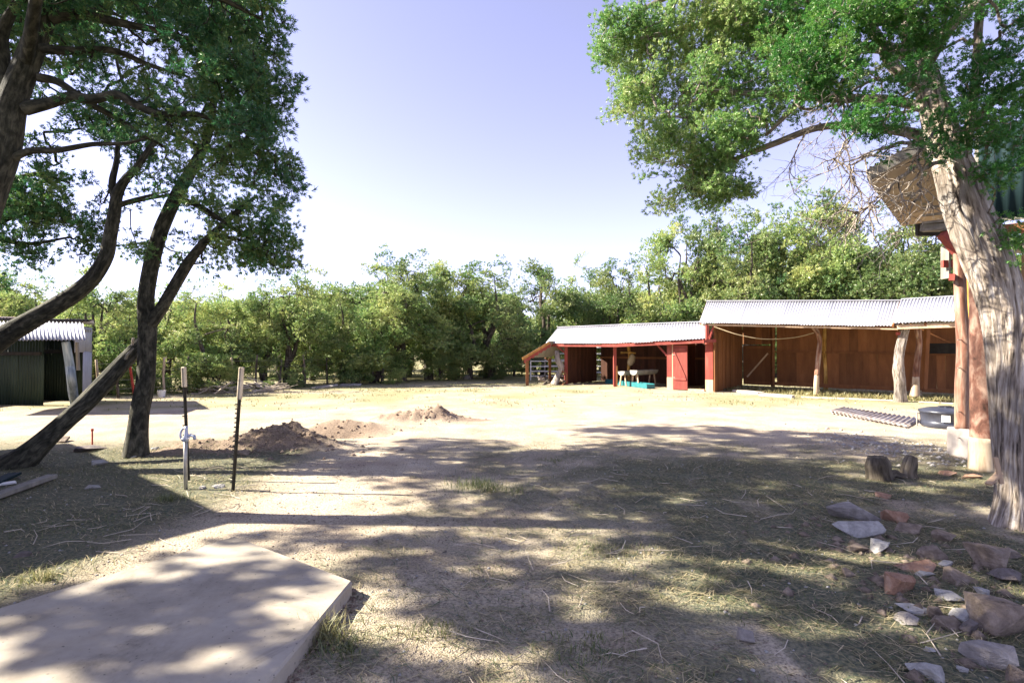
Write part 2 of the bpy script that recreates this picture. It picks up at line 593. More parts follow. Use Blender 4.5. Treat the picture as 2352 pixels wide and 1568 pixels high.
def limb_mesh(pts, rads, nseg=14, step=.05, amp=.12, ridge=0.0, seed=0, freq=3.0, twist=0.0, flare=0.0):
    """displaced tube; returns V, F, bc."""
    pts = [Vector(p) for p in pts]
    L = sum((pts[i + 1] - pts[i]).length for i in range(len(pts) - 1))
    n = max(3, int(L / step))
    C4 = [(*p, r) for p, r in zip(pts, rads)]
    S = catmull(C4, n)
    C, Rr = S[:, :3], np.maximum(S[:, 3], .002)
    D = np.gradient(C, axis=0)
    D /= np.linalg.norm(D, axis=1)[:, None] + 1e-9
    side = np.zeros_like(C)
    s0 = np.cross(D[0], (0, 0, 1.0))
    if np.linalg.norm(s0) < .05:
        s0 = np.cross(D[0], (0, 1.0, 0))
    side[0] = s0 / np.linalg.norm(s0)
    for i in range(1, n):
        q = side[i - 1] - D[i] * np.dot(side[i - 1], D[i])
        side[i] = q / (np.linalg.norm(q) + 1e-9)
    up = np.cross(side, D)
    arc = np.concatenate([[0], np.cumsum(np.linalg.norm(np.diff(C, axis=0), axis=1))])
    th = np.arange(nseg) / nseg * 2 * math.pi
    A, T = np.meshgrid(arc, th, indexing='ij')
    tw = T + A * twist
    q = np.stack([np.cos(tw).ravel() * freq, np.sin(tw).ravel() * freq, A.ravel() * 1.3], 1)
    nz = (fbm(q * np.array([1, 1, .8]), seed) - .5) * 2
    rd = (fbm(q * np.array([2.6, 2.6, .45]), seed + 9, 2) - .5) * 2
    mod = 1 + amp * nz + ridge * rd
    if flare:
        mod = mod + flare * np.exp(-A.ravel() / .22) * (1 + .6 * np.cos(5 * T.ravel() + seed))
    RR = (Rr[:, None] * np.ones(nseg)[None]).ravel() * mod
    V = (np.repeat(C, nseg, 0) + (np.repeat(side, nseg, 0) * np.cos(T).ravel()[:, None] + np.repeat(up, nseg, 0) * np.sin(T).ravel()[:, None]) * RR[:, None])
    idx = np.arange(n * nseg).reshape(n, nseg)
    a = idx[:-1]
    b_ = np.roll(idx, -1, 1)[:-1]
    c_ = np.roll(idx, -1, 1)[1:]
    d_ = idx[1:]
    Fc = np.stack([a, b_, c_, d_], -1).reshape(-1, 4)
    rm = float(np.mean(Rr))
    bc = np.stack([np.cos(tw).ravel() * rm, np.sin(tw).ravel() * rm, A.ravel() + seed * 3.1], 1)
    # end caps
    V = np.vstack([V, C[0] - D[0] * Rr[0] * .1, C[-1] + D[-1] * Rr[-1] * .2])
    bc = np.vstack([bc, bc[0], bc[n * nseg - 1]])
    i0, i1 = n * nseg, n * nseg + 1
    k = np.arange(nseg)
    k2 = (k + 1) % nseg
    cap0 = np.stack([np.full(nseg, i0), k2, k, k], -1)
    e = (n - 1) * nseg
    cap1 = np.stack([np.full(nseg, i1), e + k, e + k2, e + k2], -1)
    return V, Fc, bc, cap0[:, :3], cap1[:, :3]


def limb(name, material, parent, pts, rads, origin=None, **kw):
    V, Fc, bc, c0, c1 = limb_mesh(pts, rads, **kw)
    T = np.vstack([Fc[:, [0, 1, 2]], Fc[:, [0, 2, 3]], c0, c1])
    return npmesh(name, V, T, material, parent, origin, {'bc': ('FLOAT_VECTOR', bc)}, smooth=True)


def limb_samples(pts, rads, step=.08):
    pts = [Vector(p) for p in pts]
    L = sum((pts[i + 1] - pts[i]).length for i in range(len(pts) - 1))
    S = catmull([(*p, r) for p, r in zip(pts, rads)], max(3, int(L / step)))
    return S


# ------------------------------------------------------------------ foliage machinery
def leaves(cent, norm, per, Lr, Wr, spread, g, tint0, jit):
    """thin triangles: per leaves about each centre."""
    n = len(cent)
    c = np.repeat(cent, per, 0) + g.normal(0, jit, (n * per, 3))
    d = np.repeat(norm, per, 0) + g.normal(0, spread, (n * per, 3))
    d /= np.linalg.norm(d, axis=1)[:, None] + 1e-9
    s = np.cross(d, g.normal(0, 1, (n * per, 3)))
    s /= np.linalg.norm(s, axis=1)[:, None] + 1e-9
    L = g.uniform(*Lr, n * per)[:, None]
    W = g.uniform(*Wr, n * per)[:, None]
    V = np.stack([c - s * W / 2, c + s * W / 2, c + d * L + s * W * .15], 1).reshape(-1, 3)
    Fc = np.arange(n * per * 3).reshape(-1, 3)
    ti = np.clip(np.repeat(tint0, per) + g.normal(0, .16, n * per), 0, 1)
    return V, Fc, np.repeat(ti, 3)


def crown_build(skel, lobes, seed, tuft_n, per, Lr, Wr, clump_r, spacing=.30, gap=.42, r_unit=.0028, sides=4, gap_scale=1.4, up=.35, leafy_max=40, layered=False):
    """skel (k,3) points on limbs; lobes [(c, radii, weight)] -> twigs mesh arrays, leaf arrays."""
    g = np.random.default_rng(seed)
    C = []
    for c, r, wt in lobes:
        vol = 4.19 * r[0] * r[1] * r[2]
        n = int(vol / spacing ** 3 * wt)
        d = g.normal(0, 1, (n, 3))
        d /= np.linalg.norm(d, axis=1)[:, None]
        rr = g.uniform(0, 1, n) ** .42
        C.append(np.array(c)[None] + d * rr[:, None] * np.array(r)[None] * (1 + g.normal(0, .07, n))[:, None])
    C = np.vstack(C)
    if layered:      # gaps cut along the sun's direction so light flecks reach the ground
        nz = fbm(np.stack([(C[:, 0] + 1.376 * C[:, 2]) * 2.3, (C[:, 1] - .08 * C[:, 2]) * 4.2, np.zeros(len(C))], 1), 77, 2)
    else:
        nz = fbm(C * gap_scale, seed, 2)
    C = C[nz > gap]
    # greedy growth from the skeleton outwards
    d0 = np.sqrt(((C[:, None, :] - skel[None, ::2, :]) ** 2).sum(-1)).min(1) if len(C) * len(skel) < 4e7 else np.linalg.norm(C - skel.mean(0), axis=1)
    C = C[np.argsort(d0)]
    ns, m = len(skel), len(C)
    nodes = np.vstack([skel, np.zeros((m, 3))])
    par = np.full(ns + m, -1)
    for i in range(m):
        k = ns + i
        dd = ((nodes[:k] - C[i]) ** 2).sum(1)
        j = int(dd.argmin())
        nodes[k] = C[i]
        par[k] = j
    size = np.ones(ns + m)
    for k in range(ns + m - 1, ns - 1, -1):
        size[par[k]] += size[k]
    # twigs
    ks = np.arange(ns, ns + m)
    A, B = nodes[par[ks]], nodes[ks]
    rA = r_unit * np.minimum(size[ks], 45) ** .5
    rB = rA * .8
    mid = (A + B) / 2 + g.normal(0, 1, (m, 3)) * np.linalg.norm(B - A, axis=1)[:, None] * .09 + np.array([0, 0, -.03])
    path = np.stack([A, mid, B], 1)
    rad = np.stack([rA, (rA + rB) / 2, rB], 1)
    D = B - A
    D /= np.linalg.norm(D, axis=1)[:, None] + 1e-9
    s1 = np.cross(D, g.normal(0, 1, (m, 3)))
    s1 /= np.linalg.norm(s1, axis=1)[:, None] + 1e-9
    s2 = np.cross(D, s1)
    th = np.arange(sides) / sides * 2 * math.pi
    off = s1[:, None, :] * np.cos(th)[None, :, None] + s2[:, None, :] * np.sin(th)[None, :, None]
    V = path[:, :, None, :] + off[:, None, :, :] * rad[:, :, None, None]
    idx = np.arange(m * 3 * sides).reshape(m, 3, sides)
    Fq = np.stack([idx[:, :-1], np.roll(idx, -1, 2)[:, :-1], np.roll(idx, -1, 2)[:, 1:], idx[:, 1:]], -1).reshape(-1, 4)
    TV = V.reshape(-1, 3)
    tbc = TV.copy()
    # tufts
    leafy = nodes[ns:][size[ns:] < leafy_max]
    pdir = D[size[ns:] < leafy_max]
    cl = len(leafy)
    tc_ = np.repeat(leafy, tuft_n, 0)
    o = g.normal(0, 1, (cl * tuft_n, 3))
    o /= np.linalg.norm(o, axis=1)[:, None]
    rr = g.uniform(.25, 1, cl * tuft_n)[:, None] ** .6
    cs = np.repeat(g.uniform(.65, 1.25, cl), tuft_n)[:, None]
    tc2 = tc_ + o * rr * clump_r * cs * np.array([1, 1, .75])
    nn = o * .8 + np.repeat(pdir, tuft_n, 0) * .5 + np.array([0, 0, up])
    t0 = np.repeat(np.clip(fbm(leafy * .9, seed + 4, 2) * 1.1 - .05 + g.normal(0, .12, cl), 0, 1), tuft_n)
    LV, LF, LT = leaves(tc2, nn, per, Lr, Wr, .55, g, t0, clump_r * .07)
    return TV, Fq, tbc, LV, LF, LT


def crown(parent, skel, lobes, seed, leafmat, barkmat, **kw):
    TV, TF, tbc, LV, LF, LT = crown_build(skel, lobes, seed, **kw)
    a = npmesh('twigs', TV, TF, barkmat, parent, None, {'bc': ('FLOAT_VECTOR', tbc)}, smooth=True)
    b_ = npmesh('crown', LV, LF, leafmat, parent, None, {'tint': ('FLOAT', LT)})
    a['kind'] = 'stuff'
    return a, b_


def lobe(px, py, Y, rx, ry, rz_m=None, wt=1.0, deep=.9):
    """ellipsoid seen about (px,py) at depth Y; radii given as they look, deep = half depth in metres."""
    return (P(px, py, Y), (rx * Y / F, deep, ry * Y / F), wt)


# ================================================================== GROUND
def axis(segs):
    outp = [segs[0][0]]
    for a, b_, st in segs:
        n = max(1, int(round((b_ - a) / st)))
        outp += list(np.linspace(a, b_, n + 1)[1:])
    return np.array(outp)


xs = axis([(-400, -60, 20), (-60, -14, 1.6), (-14, -7, .16), (-7, 7, .045), (7, 14, .12), (14, 60, 1.6), (60, 400, 20)])
ys = axis([(-60, 0, 4), (0, 2, .25), (2, 8, .045), (8, 13, .07), (13, 40, .4), (40, 130, 3), (130, 600, 25)])
XX, YY = np.meshgrid(xs, ys)
x_, y_ = XX.ravel(), YY.ravel()
zz = height(x_, y_)
nx_, ny_ = len(xs), len(ys)
idx = np.arange(nx_ * ny_).reshape(ny_, nx_)
Fq = np.stack([idx[:-1, :-1], idx[:-1, 1:], idx[1:, 1:], idx[1:, :-1]], -1).reshape(-1, 4)


def grass_mask(x, y):
    n = n2(x, y, .9, 40)
    far = sstep(13.2, 15.5, y + (n - .5) * 3) * .58
    far = far * (.35 + .9 * sstep(.42, .62, n2(x, y, .5, 44)))
    far = np.maximum(far, sstep(24, 27, y) * .8)
    return np.clip(far, 0, 1)


def litter_shade_mask(x, y):
    n = n2(x, y, 1.3, 50)
    m_ = sstep(-.4, 1.8, x + (n - .5) * 2.4) * sstep(8.6, 7.4, y + .0 * x) * sstep(.30, .52, n + .10 * (x > 1.5))
    m2 = sstep(-2.6, -3.6, x + (n - .5)) * sstep(10.2, 8.0, y)
    m3 = sstep(-1.9, -.6, x + (n - .5) * 2) * sstep(10.5, 8.0, y + (n - .5) * 2) * (.22 + .38 * sstep(.40, .62, n2(x, y, 2.1, 52)))  # darker near soil; also deepens the tree shade over bare dirt
    return np.clip(np.maximum(m_ * .9 + m2 * .9, m3), 0, .92)


def fresh_mask(x, y):
    m_ = np.zeros_like(x)
    for c_, rx, ry in ((M1 + Vector((0, .3, 0)), .95, .62), (M1 + Vector((-.8, -.05, 0)), .85, .4), (M2 + Vector((0, .2, 0)), .6, .5), (M2 + Vector((-.8, .1, 0)), .9, .4), (M2 + Vector((.7, .2, 0)), .6, .3), (M1 + Vector((-1.3, -.1, 0)), .7, .4), (HOLE, 1.1, .6)):
        d = ((x - c_.x) / rx) ** 2 + ((y - c_.y) / ry) ** 2 + (n2(x, y, 5, 61) - .5) * .8
        m_ = np.maximum(m_, sstep(1.15, .6, d))
    return m_ * .85


ground = npmesh('ground', np.stack([x_, y_, zz], 1), Fq, 'ground', attrs={
    'grass': ('FLOAT', grass_mask(x_, y_)), 'litter': ('FLOAT', litter_shade_mask(x_, y_)), 'fresh': ('FLOAT', fresh_mask(x_, y_))}, smooth=True)
ground['kind'] = 'structure'

# wooded hill far behind on the left
hv, hf = [], []
n_ = 60
for i in range(n_):
    x = -260 + i * 9
    top = 15.5 + 2.2 * math.sin(i * .35) + 1.3 * math.sin(i * .9 + 1) - max(0, (i - 24)) * .8
    for j in range(6):
        f_ = j / 5
        hv.append((x, 130 + 60 * f_, -1 + (top + 1) * math.sin(f_ * math.pi / 2)))
for i in range(n_ - 1):
    for j in range(5):
        a = i * 6 + j
        hf.append((a, a + 6, a + 7, a + 1))
hill = npmesh('hill', np.array(hv), np.array(hf), 'ground', smooth=True, attrs={
    'grass': ('FLOAT', np.ones(len(hv))), 'litter': ('FLOAT', np.zeros(len(hv))), 'fresh': ('FLOAT', np.zeros(len(hv)))})
hill['kind'] = 'structure'

# ================================================================== CONCRETE SLAB
SZ = .10
A_, B_ = G(540, 1230, SZ), G(810, 1332, SZ)
D_ = B_ + (G(615, 1568, SZ) - B_) * 2.2
L_ = A_ + (G(0, 1394, SZ) - A_) * 2.3
slab = MB()
slab.prism([v - Vector((0, 0, SZ + .08)) for v in (A_, L_, D_, B_)][::-1], (0, 0, SZ + .08))
tag(slab.build('concrete_slab', 'concrete', origin=(-1.8, 2.6, 0), bevel=.012), 'bare grey concrete slab in the left foreground dappled with light', 'slab')

# ================================================================== ROCKS
def rock_mesh(name, w_, d_, h_, seed, npts=16, flat=0.0):
    npts = 13
    g = random.Random(seed)
    bm = bmesh.new()
    for i in range(npts):
        while True:
            v = Vector((g.uniform(-1, 1), g.uniform(-1, 1), g.uniform(-1, 1)))
            if .55 < v.length < 1.15:
                break
        if v.z > 0:
            v.z = min(v.z, .62)
        bm.verts.new((v.x * w_ / 2 * 1.15, v.y * d_ / 2 * 1.15, v.z * h_ * .9))
    r = bmesh.ops.convex_hull(bm, input=bm.verts)
    bmesh.ops.delete(bm, geom=list({e for e in r['geom_interior'] + r['geom_unused'] if isinstance(e, bmesh.types.BMVert)}), context='VERTS')
    bmesh.ops.bevel(bm, geom=list(bm.edges), offset=min(w_, h_) * .03, segments=1, profile=.6, affect='EDGES')
    bmesh.ops.triangulate(bm, faces=bm.faces)
    bmesh.ops.subdivide_edges(bm, edges=[e for e in bm.edges if e.calc_length() > max(w_, d_) * .16], cuts=1)
    bmesh.ops.triangulate(bm, faces=bm.faces)
    co = np.array([v.co[:] for v in bm.verts])
    nz = (fbm(co * (5 / max(w_, .05)) + seed, seed, 2) - .5) * min(w_, h_) * .16
    bm.normal_update()
    for v, q in zip(bm.verts, nz):
        v.co += v.normal * q
    me = bpy.data.meshes.new(name)
    bm.to_mesh(me)
    bm.free()
    return me


def rock(px, py, wpx, hpx, mt, label, seed, name='rock', rot=None, flat=.0, depth=.8):
    g = G(px, py + hpx * .32)
    w_ = wpx * g.y / F
    el = math.atan2(CAM_H, g.length)
    # visible height = h*cos + depth*sin
    vis = hpx * g.y / F
    d_ = w_ * depth
    h_ = max(.7 * vis, (vis - d_ * math.sin(el)) / math.cos(el))
    h_ = min(h_, w_ * .8)
    me = rock_mesh(name, w_, d_, h_, seed, flat=flat)
    o = link(name, me, None, mt)
    o.location = (g.x, g.y + d_ * .2, hz(g.x, g.y) + h_ * .30)
    r_ = random.Random(seed + 99)
    o.rotation_euler = (r_.uniform(-.12, .12), r_.uniform(-.12, .12), rot if rot is not None else r_.uniform(-.5, .5))
    tag(o, label, 'rock', 'rocks lying on the ground')
    return o


RK = [
 (1968, 1177, 104, 46, 'rock_grey', 'broad purplish grey slab of rock, rearmost of the rock heap at right', .5),
 (1986, 1212, 107, 46, 'rock_pale', 'pale flat slab of rock leaning against the purplish grey slab', .5),
 (2062, 1183, 64, 42, 'rock_red', 'reddish wedge of rock right of the purplish grey slab', 0),
 (2087, 1209, 62, 38, 'rock_brown', 'rounded brown rock just below the reddish wedge', 0),
 (2170, 1227, 50, 34, 'rock_brown', 'small brown rock between the rounded one and the tree foot', 0),
 (2019, 1256, 56, 36, 'rock_pale', 'bluish white tilted rock below the pale slab', 0),
 (1972, 1256, 60, 24, 'rock_brown', 'low brown rock sunk in litter left of the bluish white rock', .5),
 (1951, 1313, 36, 24, 'rock_brown', 'small blocky brown rock alone left of the heap', 0),
 (2146, 1269, 62, 46, 'rock_brown', 'brown slanting rock in the middle of the heap', 0),
 (2280, 1281, 104, 78, 'rock_brown', 'big pyramid shaped brown rock near the tree foot', 0),
 (2111, 1303, 84, 26, 'rock_red', 'flat orange slab lying behind the smooth orange boulder', .6),
 (2124, 1316, 46, 14, 'rock_pale', 'thin white stone lying on the flat orange slab', .4),
 (2187, 1299, 48, 20, 'rock_pale', 'white stone right of the flat orange slab', .2),
 (2091, 1346, 94, 60, 'rock_red', 'smooth orange boulder, brightest of the heap', 0),
 (2216, 1325, 78, 48, 'rock_brown', 'brown angular rock in front of the pyramid shaped rock', 0),
 (2317, 1327, 76, 34, 'rock_dark', 'dark flat rock at the right edge below the pyramid shaped rock', .4),
 (2264, 1359, 34, 22, 'rock_pale', 'small pale stone above the largest boulder', 0),
 (2191, 1373, 64, 18, 'rock_pale', 'long narrow pale flat stone slanting down to the right', .5),
 (2105, 1400, 62, 17, 'rock_pale', 'flat whitish stone resting above the grey pointed one', .5),
 (2090, 1421, 60, 24, 'rock_grey', 'grey pointed stone below the flat whitish stone', .2),
 (2155, 1404, 38, 46, 'rock_brown', 'upright brown rock left of the long blue grey splinter', 0),
 (2182, 1430, 56, 40, 'rock_brown', 'dark brown rock at the lower end of the blue grey splinter', 0),
 (2211, 1411, 46, 46, 'rock_pale', 'long blue grey splinter of rock pointing at the viewer', .3),
 (2308, 1412, 150, 104, 'rock_brown', 'largest brown boulder, at the right edge of the picture', 0),
 (2275, 1500, 112, 62, 'rock_grey', 'broad grey slab below the largest boulder', .4),
 (2142, 1546, 80, 46, 'rock_pale', 'jagged pale rock at the bottom edge of the picture', 0),
 (2140, 1491, 30, 13, 'rock_pale', 'little white stone alone above the jagged pale rock', .3),
 (2215, 1541, 26, 16, 'rock_pale', 'little pale stone between the jagged rock and the grey slab', .2),
 (2340, 1545, 50, 60, 'rock_brown', 'mottled brown rock in the lower right corner', 0),
 (1717, 1461, 42, 40, 'rock_grey', 'single grey stone standing apart in the litter left of the heap', 0),
 (2338, 1270, 54, 32, 'rock_dark', 'dark rock at the right edge behind the pyramid shaped rock', 0),
 (2240, 1443, 60, 40, 'rock_dark', 'dark greenish rock wedged left of the largest boulder', .2),
 (2030, 1137, 44, 14, 'rock_red', 'small reddish brick shaped stone between stump and rock heap', .3),
 (2180, 1087, 50, 14, 'rock_red', 'flat reddish stone in front of the pale post footing', .4),
 (2240, 1095, 60, 12, 'rock_red', 'long flat red stone below the thick mottled post', .5),
 (45, 1272, 36, 20, 'rock_dark', 'round dark stone in the shade above the slab at far left', 0),
 (218, 1062, 44, 18, 'rock_pale', 'pale stone on the ground between the two leaning trunks', .2),
 (310, 1046, 36, 10, 'rock_pale', 'flat pale stone at the foot of the forked trunk', .3),
 (354, 1032, 18, 12, 'rock_pale', 'small white stone right of the forked trunk', 0),
 (500, 1118, 26, 12, 'rock_pale', 'small white stone between hydrant and studded steel post', .2),
 (462, 1120, 18, 10, 'rock_pale', 'tiny white stone just right of the hydrant pipe', .2),
 (212, 1118, 30, 12, 'rock_pale', 'pale chip of stone in the deep shade near the plank end', .2),
 (130, 1010, 60, 16, 'rock_brown', 'low brown stone behind the foot of the leaning trunk', .4),
 (196, 1030, 70, 16, 'rock_dark', 'long dark stone beside the short red stake', .4),
 (560, 1042, 40, 20, 'rock_brown', 'clod like brown stone at the front of the large dirt heap', 0),
 (1020, 1268, 14, 6, 'rock_dark', 'tiny dark stone on the bare soil in mid foreground', 0),
]
for i, (px, py, wp, hp, mt, lb, fl) in enumerate(RK):
    rock(px, py, wp, hp, mt, lb, 100 + i, flat=fl, depth=.8, rot=(-.6 if 'splinter' in lb or 'narrow' in lb else None))

# ================================================================== BARNS
U = Vector((.765, -.645, 0)).normalized()
Vd = Vector((.645, .765, 0)).normalized()
ZU = Vector((0, 0, 1))


def corr_quad(name, mt, parent, eL, eR, rL, rR, sheets, waves, amp=.011, nv=2, per=6, seed=0):
    eL, eR, rL, rR = map(Vector, (eL, eR, rL, rR))
    g = random.Random(seed)
    nrm = (eR - eL).cross(rL - eL).normalized()
    if nrm.z < 0:
        nrm = -nrm
    L = (eR - eL).length
    for s in range(sheets):
        a, b_ = s / sheets, (s + 1) / sheets + .15 / sheets * (s < sheets - 1)
        nu = waves * per
        tilt = g.uniform(-.006, .006)
        lift = .006 * (s % 2) + .003
        v, f = [], []
        d0, d1 = g.uniform(-.03, .03), 0
        for j in range(nv + 1):
            for i in range(nu + 1):
                u = a + (b_ - a) * i / nu
                q = j / nv
                lo = eL.lerp(eR, u)
                hi = rL.lerp(rR, u)
                p = lo.lerp(hi, q + (d0 / max((hi - lo).length, .1) if j == 0 else 0))
                ph = u * sheets * waves * 2 * math.pi
                v.append(p + nrm * (lift + amp * math.sin(ph) + tilt * (1 - q)))
        for j in range(nv):
            for i in range(nu):
                k = j * (nu + 1) + i
                f.append((k, k + 1, k + nu + 2, k + nu + 1))
        o = npmesh(name, np.array([tuple(q) for q in v]), np.array(f), mt, parent, smooth=True)
        md = o.modifiers.new('thick', 'SOLIDIFY')
        md.thickness = .003
        md.offset = -1


def board_wall(parent, mt, a, b_, z0, z1, n, name='board', th=.022, gap=.006, seed=0, nrm=None, skip=()):
    """upright boards from a to b; z0/z1 = (left, right) heights."""
    g = random.Random(seed)
    a, b_ = Vector(a), Vector(b_)
    d = (b_ - a)
    L = d.length
    d.normalize()
    nn = nrm or d.cross(ZU).normalized()
    w_ = L / n
    for i in range(n):
        if i in skip:
            continue
        f_ = (i + .5) / n
        lo = z0[0] + (z0[1] - z0[0]) * f_ + g.uniform(0, .02)
        hi = z1[0] + (z1[1] - z1[0]) * f_ - g.uniform(0, .015)
        c_ = a + d * (L * f_) + nn * g.uniform(-.006, .006)
        c_.z = (lo + hi) / 2
        MB().obox(c_, d * (w_ - gap) / 2, nn * th / 2, ZU * (hi - lo) / 2 + d * g.uniform(-.002, .002)).build(name, mt, parent)


# ---------- low shed on the left (barn two)
C2 = Vector((G(1300, 882).x, G(1300, 882).y, 0))
L2 = 6.75
E2 = C2 + U * L2
barn2 = thing('low_stable', 'low red stable with pale tin roof, doorway and open bay, left of the taller barn', 'stable', C2)
eL2, eM2, eR2 = P(1253, 788, 24.4), P(1415, 788.5, 22.0), P(1623, 777, 19.65)
rL2, rM2, rR2 = P(1282, 752, 25.8), P(1440, 745.5, 23.4), P(1620, 739.5, 21.0)
roof2 = MB()
bk = Vd * 1.9
roof2.beam(rL2 + ZU * .02, rM2 + ZU * .02, .16, .03)
roof2.beam(rM2 + ZU * .02, rR2 + ZU * .02, .16, .03)
roof2 = roof2.build('roof', 'galvanised', barn2)
corr_quad('roof_sheet', 'galvanised', roof2, eL2, eM2, rL2, rM2, 4, 7, .014, seed=1)
corr_quad('roof_sheet', 'galvanised', roof2, eM2, eR2, rM2, rR2, 5, 6, .016, seed=2)
zdn = -ZU * .75
corr_quad('roof_sheet', 'galvanised', roof2, rL2 + bk + zdn, rR2 + bk + zdn, rL2, rR2, 6, 10, .008, seed=3)
MB().beam(eL2 + Vd * .08 - ZU * .09, eM2 + Vd * .08 - ZU * .09, .05, .12).beam(eM2 + Vd * .08 - ZU * .085, eR2 + Vd * .08 - ZU * .10, .05, .13).build('eave_beam', 'red_paint', barn2)


def z2(t_):   # underside of eave along the shed
    return 1.86 + .10 * t_ / L2


DP2 = 3.0
# rafters
for i in range(8):
    t_ = i / 7
    e = (eL2.lerp(eR2, t_)) - ZU * .07 + U * .0
    r_ = (rL2.lerp(rR2, t_)) - ZU * .07
    MB().beam(e + Vd * .15, r_, .045, .07).build('rafter', 'dull_red', barn2)


def onf(x, base=None, y=None):
    """point on facade line of the low shed at picture column x."""
    k = (x - HX) / (F * math.cos(PITCH))
    t_ = (k * C2.y - C2.x) / (U.x - k * U.y)
    return C2 + U * t_, t_


pL = C2
MB().beam(C2 + ZU * -.1, C2 + ZU * 1.87, .14, .14).build('corner_post', 'red_paint', barn2, bevel=.008)
q, t_ = onf(1412)
MB().beam(q - ZU * .1, q + ZU * 1.84, .13, .13).build('post', 'red_paint', barn2, bevel=.008)
MB().beam(q + U * .1 + ZU * -.02, q + U * .1 + ZU * .9, .03, .05).build('bracket', 'orange_wood', barn2)
# left wall (boards) running back
w2 = MB().beam(C2 + Vd * .1 + ZU * 1.80, C2 + Vd * DP2 + ZU * 1.85, .05, .08).build('side_wall', 'dull_red', barn2)
board_wall(w2, 'shaded_red', C2 + Vd * .1, C2 + Vd * 2.72, (0, 0), (1.95, 2.3), 16, seed=5)
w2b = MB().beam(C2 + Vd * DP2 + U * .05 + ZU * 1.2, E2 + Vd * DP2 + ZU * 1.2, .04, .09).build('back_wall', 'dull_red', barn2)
board_wall(w2b, 'shaded_red', C2 + Vd * (DP2 + .05) + U * .06, E2 + Vd * (DP2 + .05), (0, 0), (1.98, 2.1), 34, seed=6)
# middle partition hides nothing: end panel, door, panel
qa, _ = onf(1532)
qb, _ = onf(1546)
qc, _ = onf(1580)
qd, _ = onf(1620)
qe, _ = onf(1638)


def panel(name, a, b_, z0, z1, mt, th=.05, off=0.0, parent=barn2, bev=.006):
    nn = -Vd
    a, b_ = Vector(a), Vector(b_)
    d = (b_ - a)
    return MB().obox((a + b_) / 2 + nn * off + ZU * (z0 + z1) / 2, d / 2, nn * th / 2, ZU * (z1 - z0) / 2).build(name, mt, parent, bevel=bev)


panel('front_panel', qa, qb, .50, 1.84, 'red_paint')
panel('front_panel', qa, qb, -.1, .50, 'bare_wood')
panel('front_panel', qd, qe, .46, 1.93, 'red_paint')
panel('front_panel', qd, qe, -.05, .46, 'bare_wood')
panel('doorstep', qc + U * .02, qd - U * .02, -.05, .08, 'bare_wood', .16)
for q0 in (qa, qd):
    MB().beam(q0 + Vd * .2 - ZU * .05, q0 + Vd * .2 + ZU * 1.9, .09, .09).build('jamb', 'dull_red', barn2)
dr = panel('door', qb + U * .01, qc, .03, 1.78, 'red_paint', .035, off=.05)
dn = (qc - qb)
MB().beam(qb + dn * .08 - Vd * .085 + ZU * .45, qc - dn * .08 - Vd * .085 + ZU * .45, .022, .09).build('door_rail', 'red_paint', dr)
MB().beam(qb + dn * .08 - Vd * .085 + ZU * 1.6, qc - dn * .08 - Vd * .085 + ZU * 1.6, .022, .09).build('door_rail', 'red_paint', dr)
MB().beam(qb + dn * .12 - Vd * .087 + ZU * 1.5, qc - dn * .15 - Vd * .087 + ZU * .52, .02, .07).build('door_brace', 'red_paint', dr)
for zz_ in (.5, 1.4):
    MB().obox(qb + dn * .1 - Vd * .098 + ZU * zz_, U * .05, Vd * .004, ZU * .018).build('hinge', 'wire_metal', dr)
MB().obox(qb - Vd * .045 + ZU * .9, U * .02, Vd * .02, ZU * .92).build('trim', 'bare_wood', barn2)
# dark room behind the door: side wall between bay and room
w2c = MB().beam(qa + Vd * .25 + ZU * 1.8, qa + Vd * DP2 + ZU * 1.8, .04, .08).build('partition', 'dull_red', barn2)
board_wall(w2c, 'shaded_red', qa + Vd * .28, qa + Vd * DP2, (0, 0), (1.95, 2.2), 14, seed=8)
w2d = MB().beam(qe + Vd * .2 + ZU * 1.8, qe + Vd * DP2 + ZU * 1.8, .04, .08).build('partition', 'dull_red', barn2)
board_wall(w2d, 'shaded_red', qe + Vd * .2, qe + Vd * DP2, (0, 0), (1.95, 2.2), 14, seed=9)
# braces under the eave
MB().beam(P(1508, 790, onf(1508)[0].y), P(1532, 816, onf(1532)[0].y), .06, .07).build('brace', 'red_paint', barn2)
MB().beam(P(1276, 793, 24.3), P(1300, 812, 24.15), .06, .07).build('brace', 'red_paint', barn2)
limb('post', 'log_gold', barn2, [P(1446, 883, 24.0) , P(1444, 850, 24.0), P(1446, 820, 24.0), P(1443, 790, 24.0)], [.085, .08, .075, .07], nseg=10, amp=.2, seed=4)
limb('hay_rack_pole', 'log_gold', barn2, [P(1426, 810, 23.9), P(1444, 809, 23.95), P(1460, 811, 23.6)], [.05, .045, .04], nseg=8, seed=6)

# hanging sack in the bay
sk = MB().tube([P(1452, 812, 23.4), P(1453, 818, 23.4), P(1450, 828, 23.4), P(1447, 836, 23.4), P(1446, 841, 23.4)], [.03, .13, .16, .13, .03], 10)
tag(sk.build('sack', 'rope', origin=P(1450, 828, 23.4), smooth=True), 'pale sack hanging on the yellow pole in the low stable', 'sack')

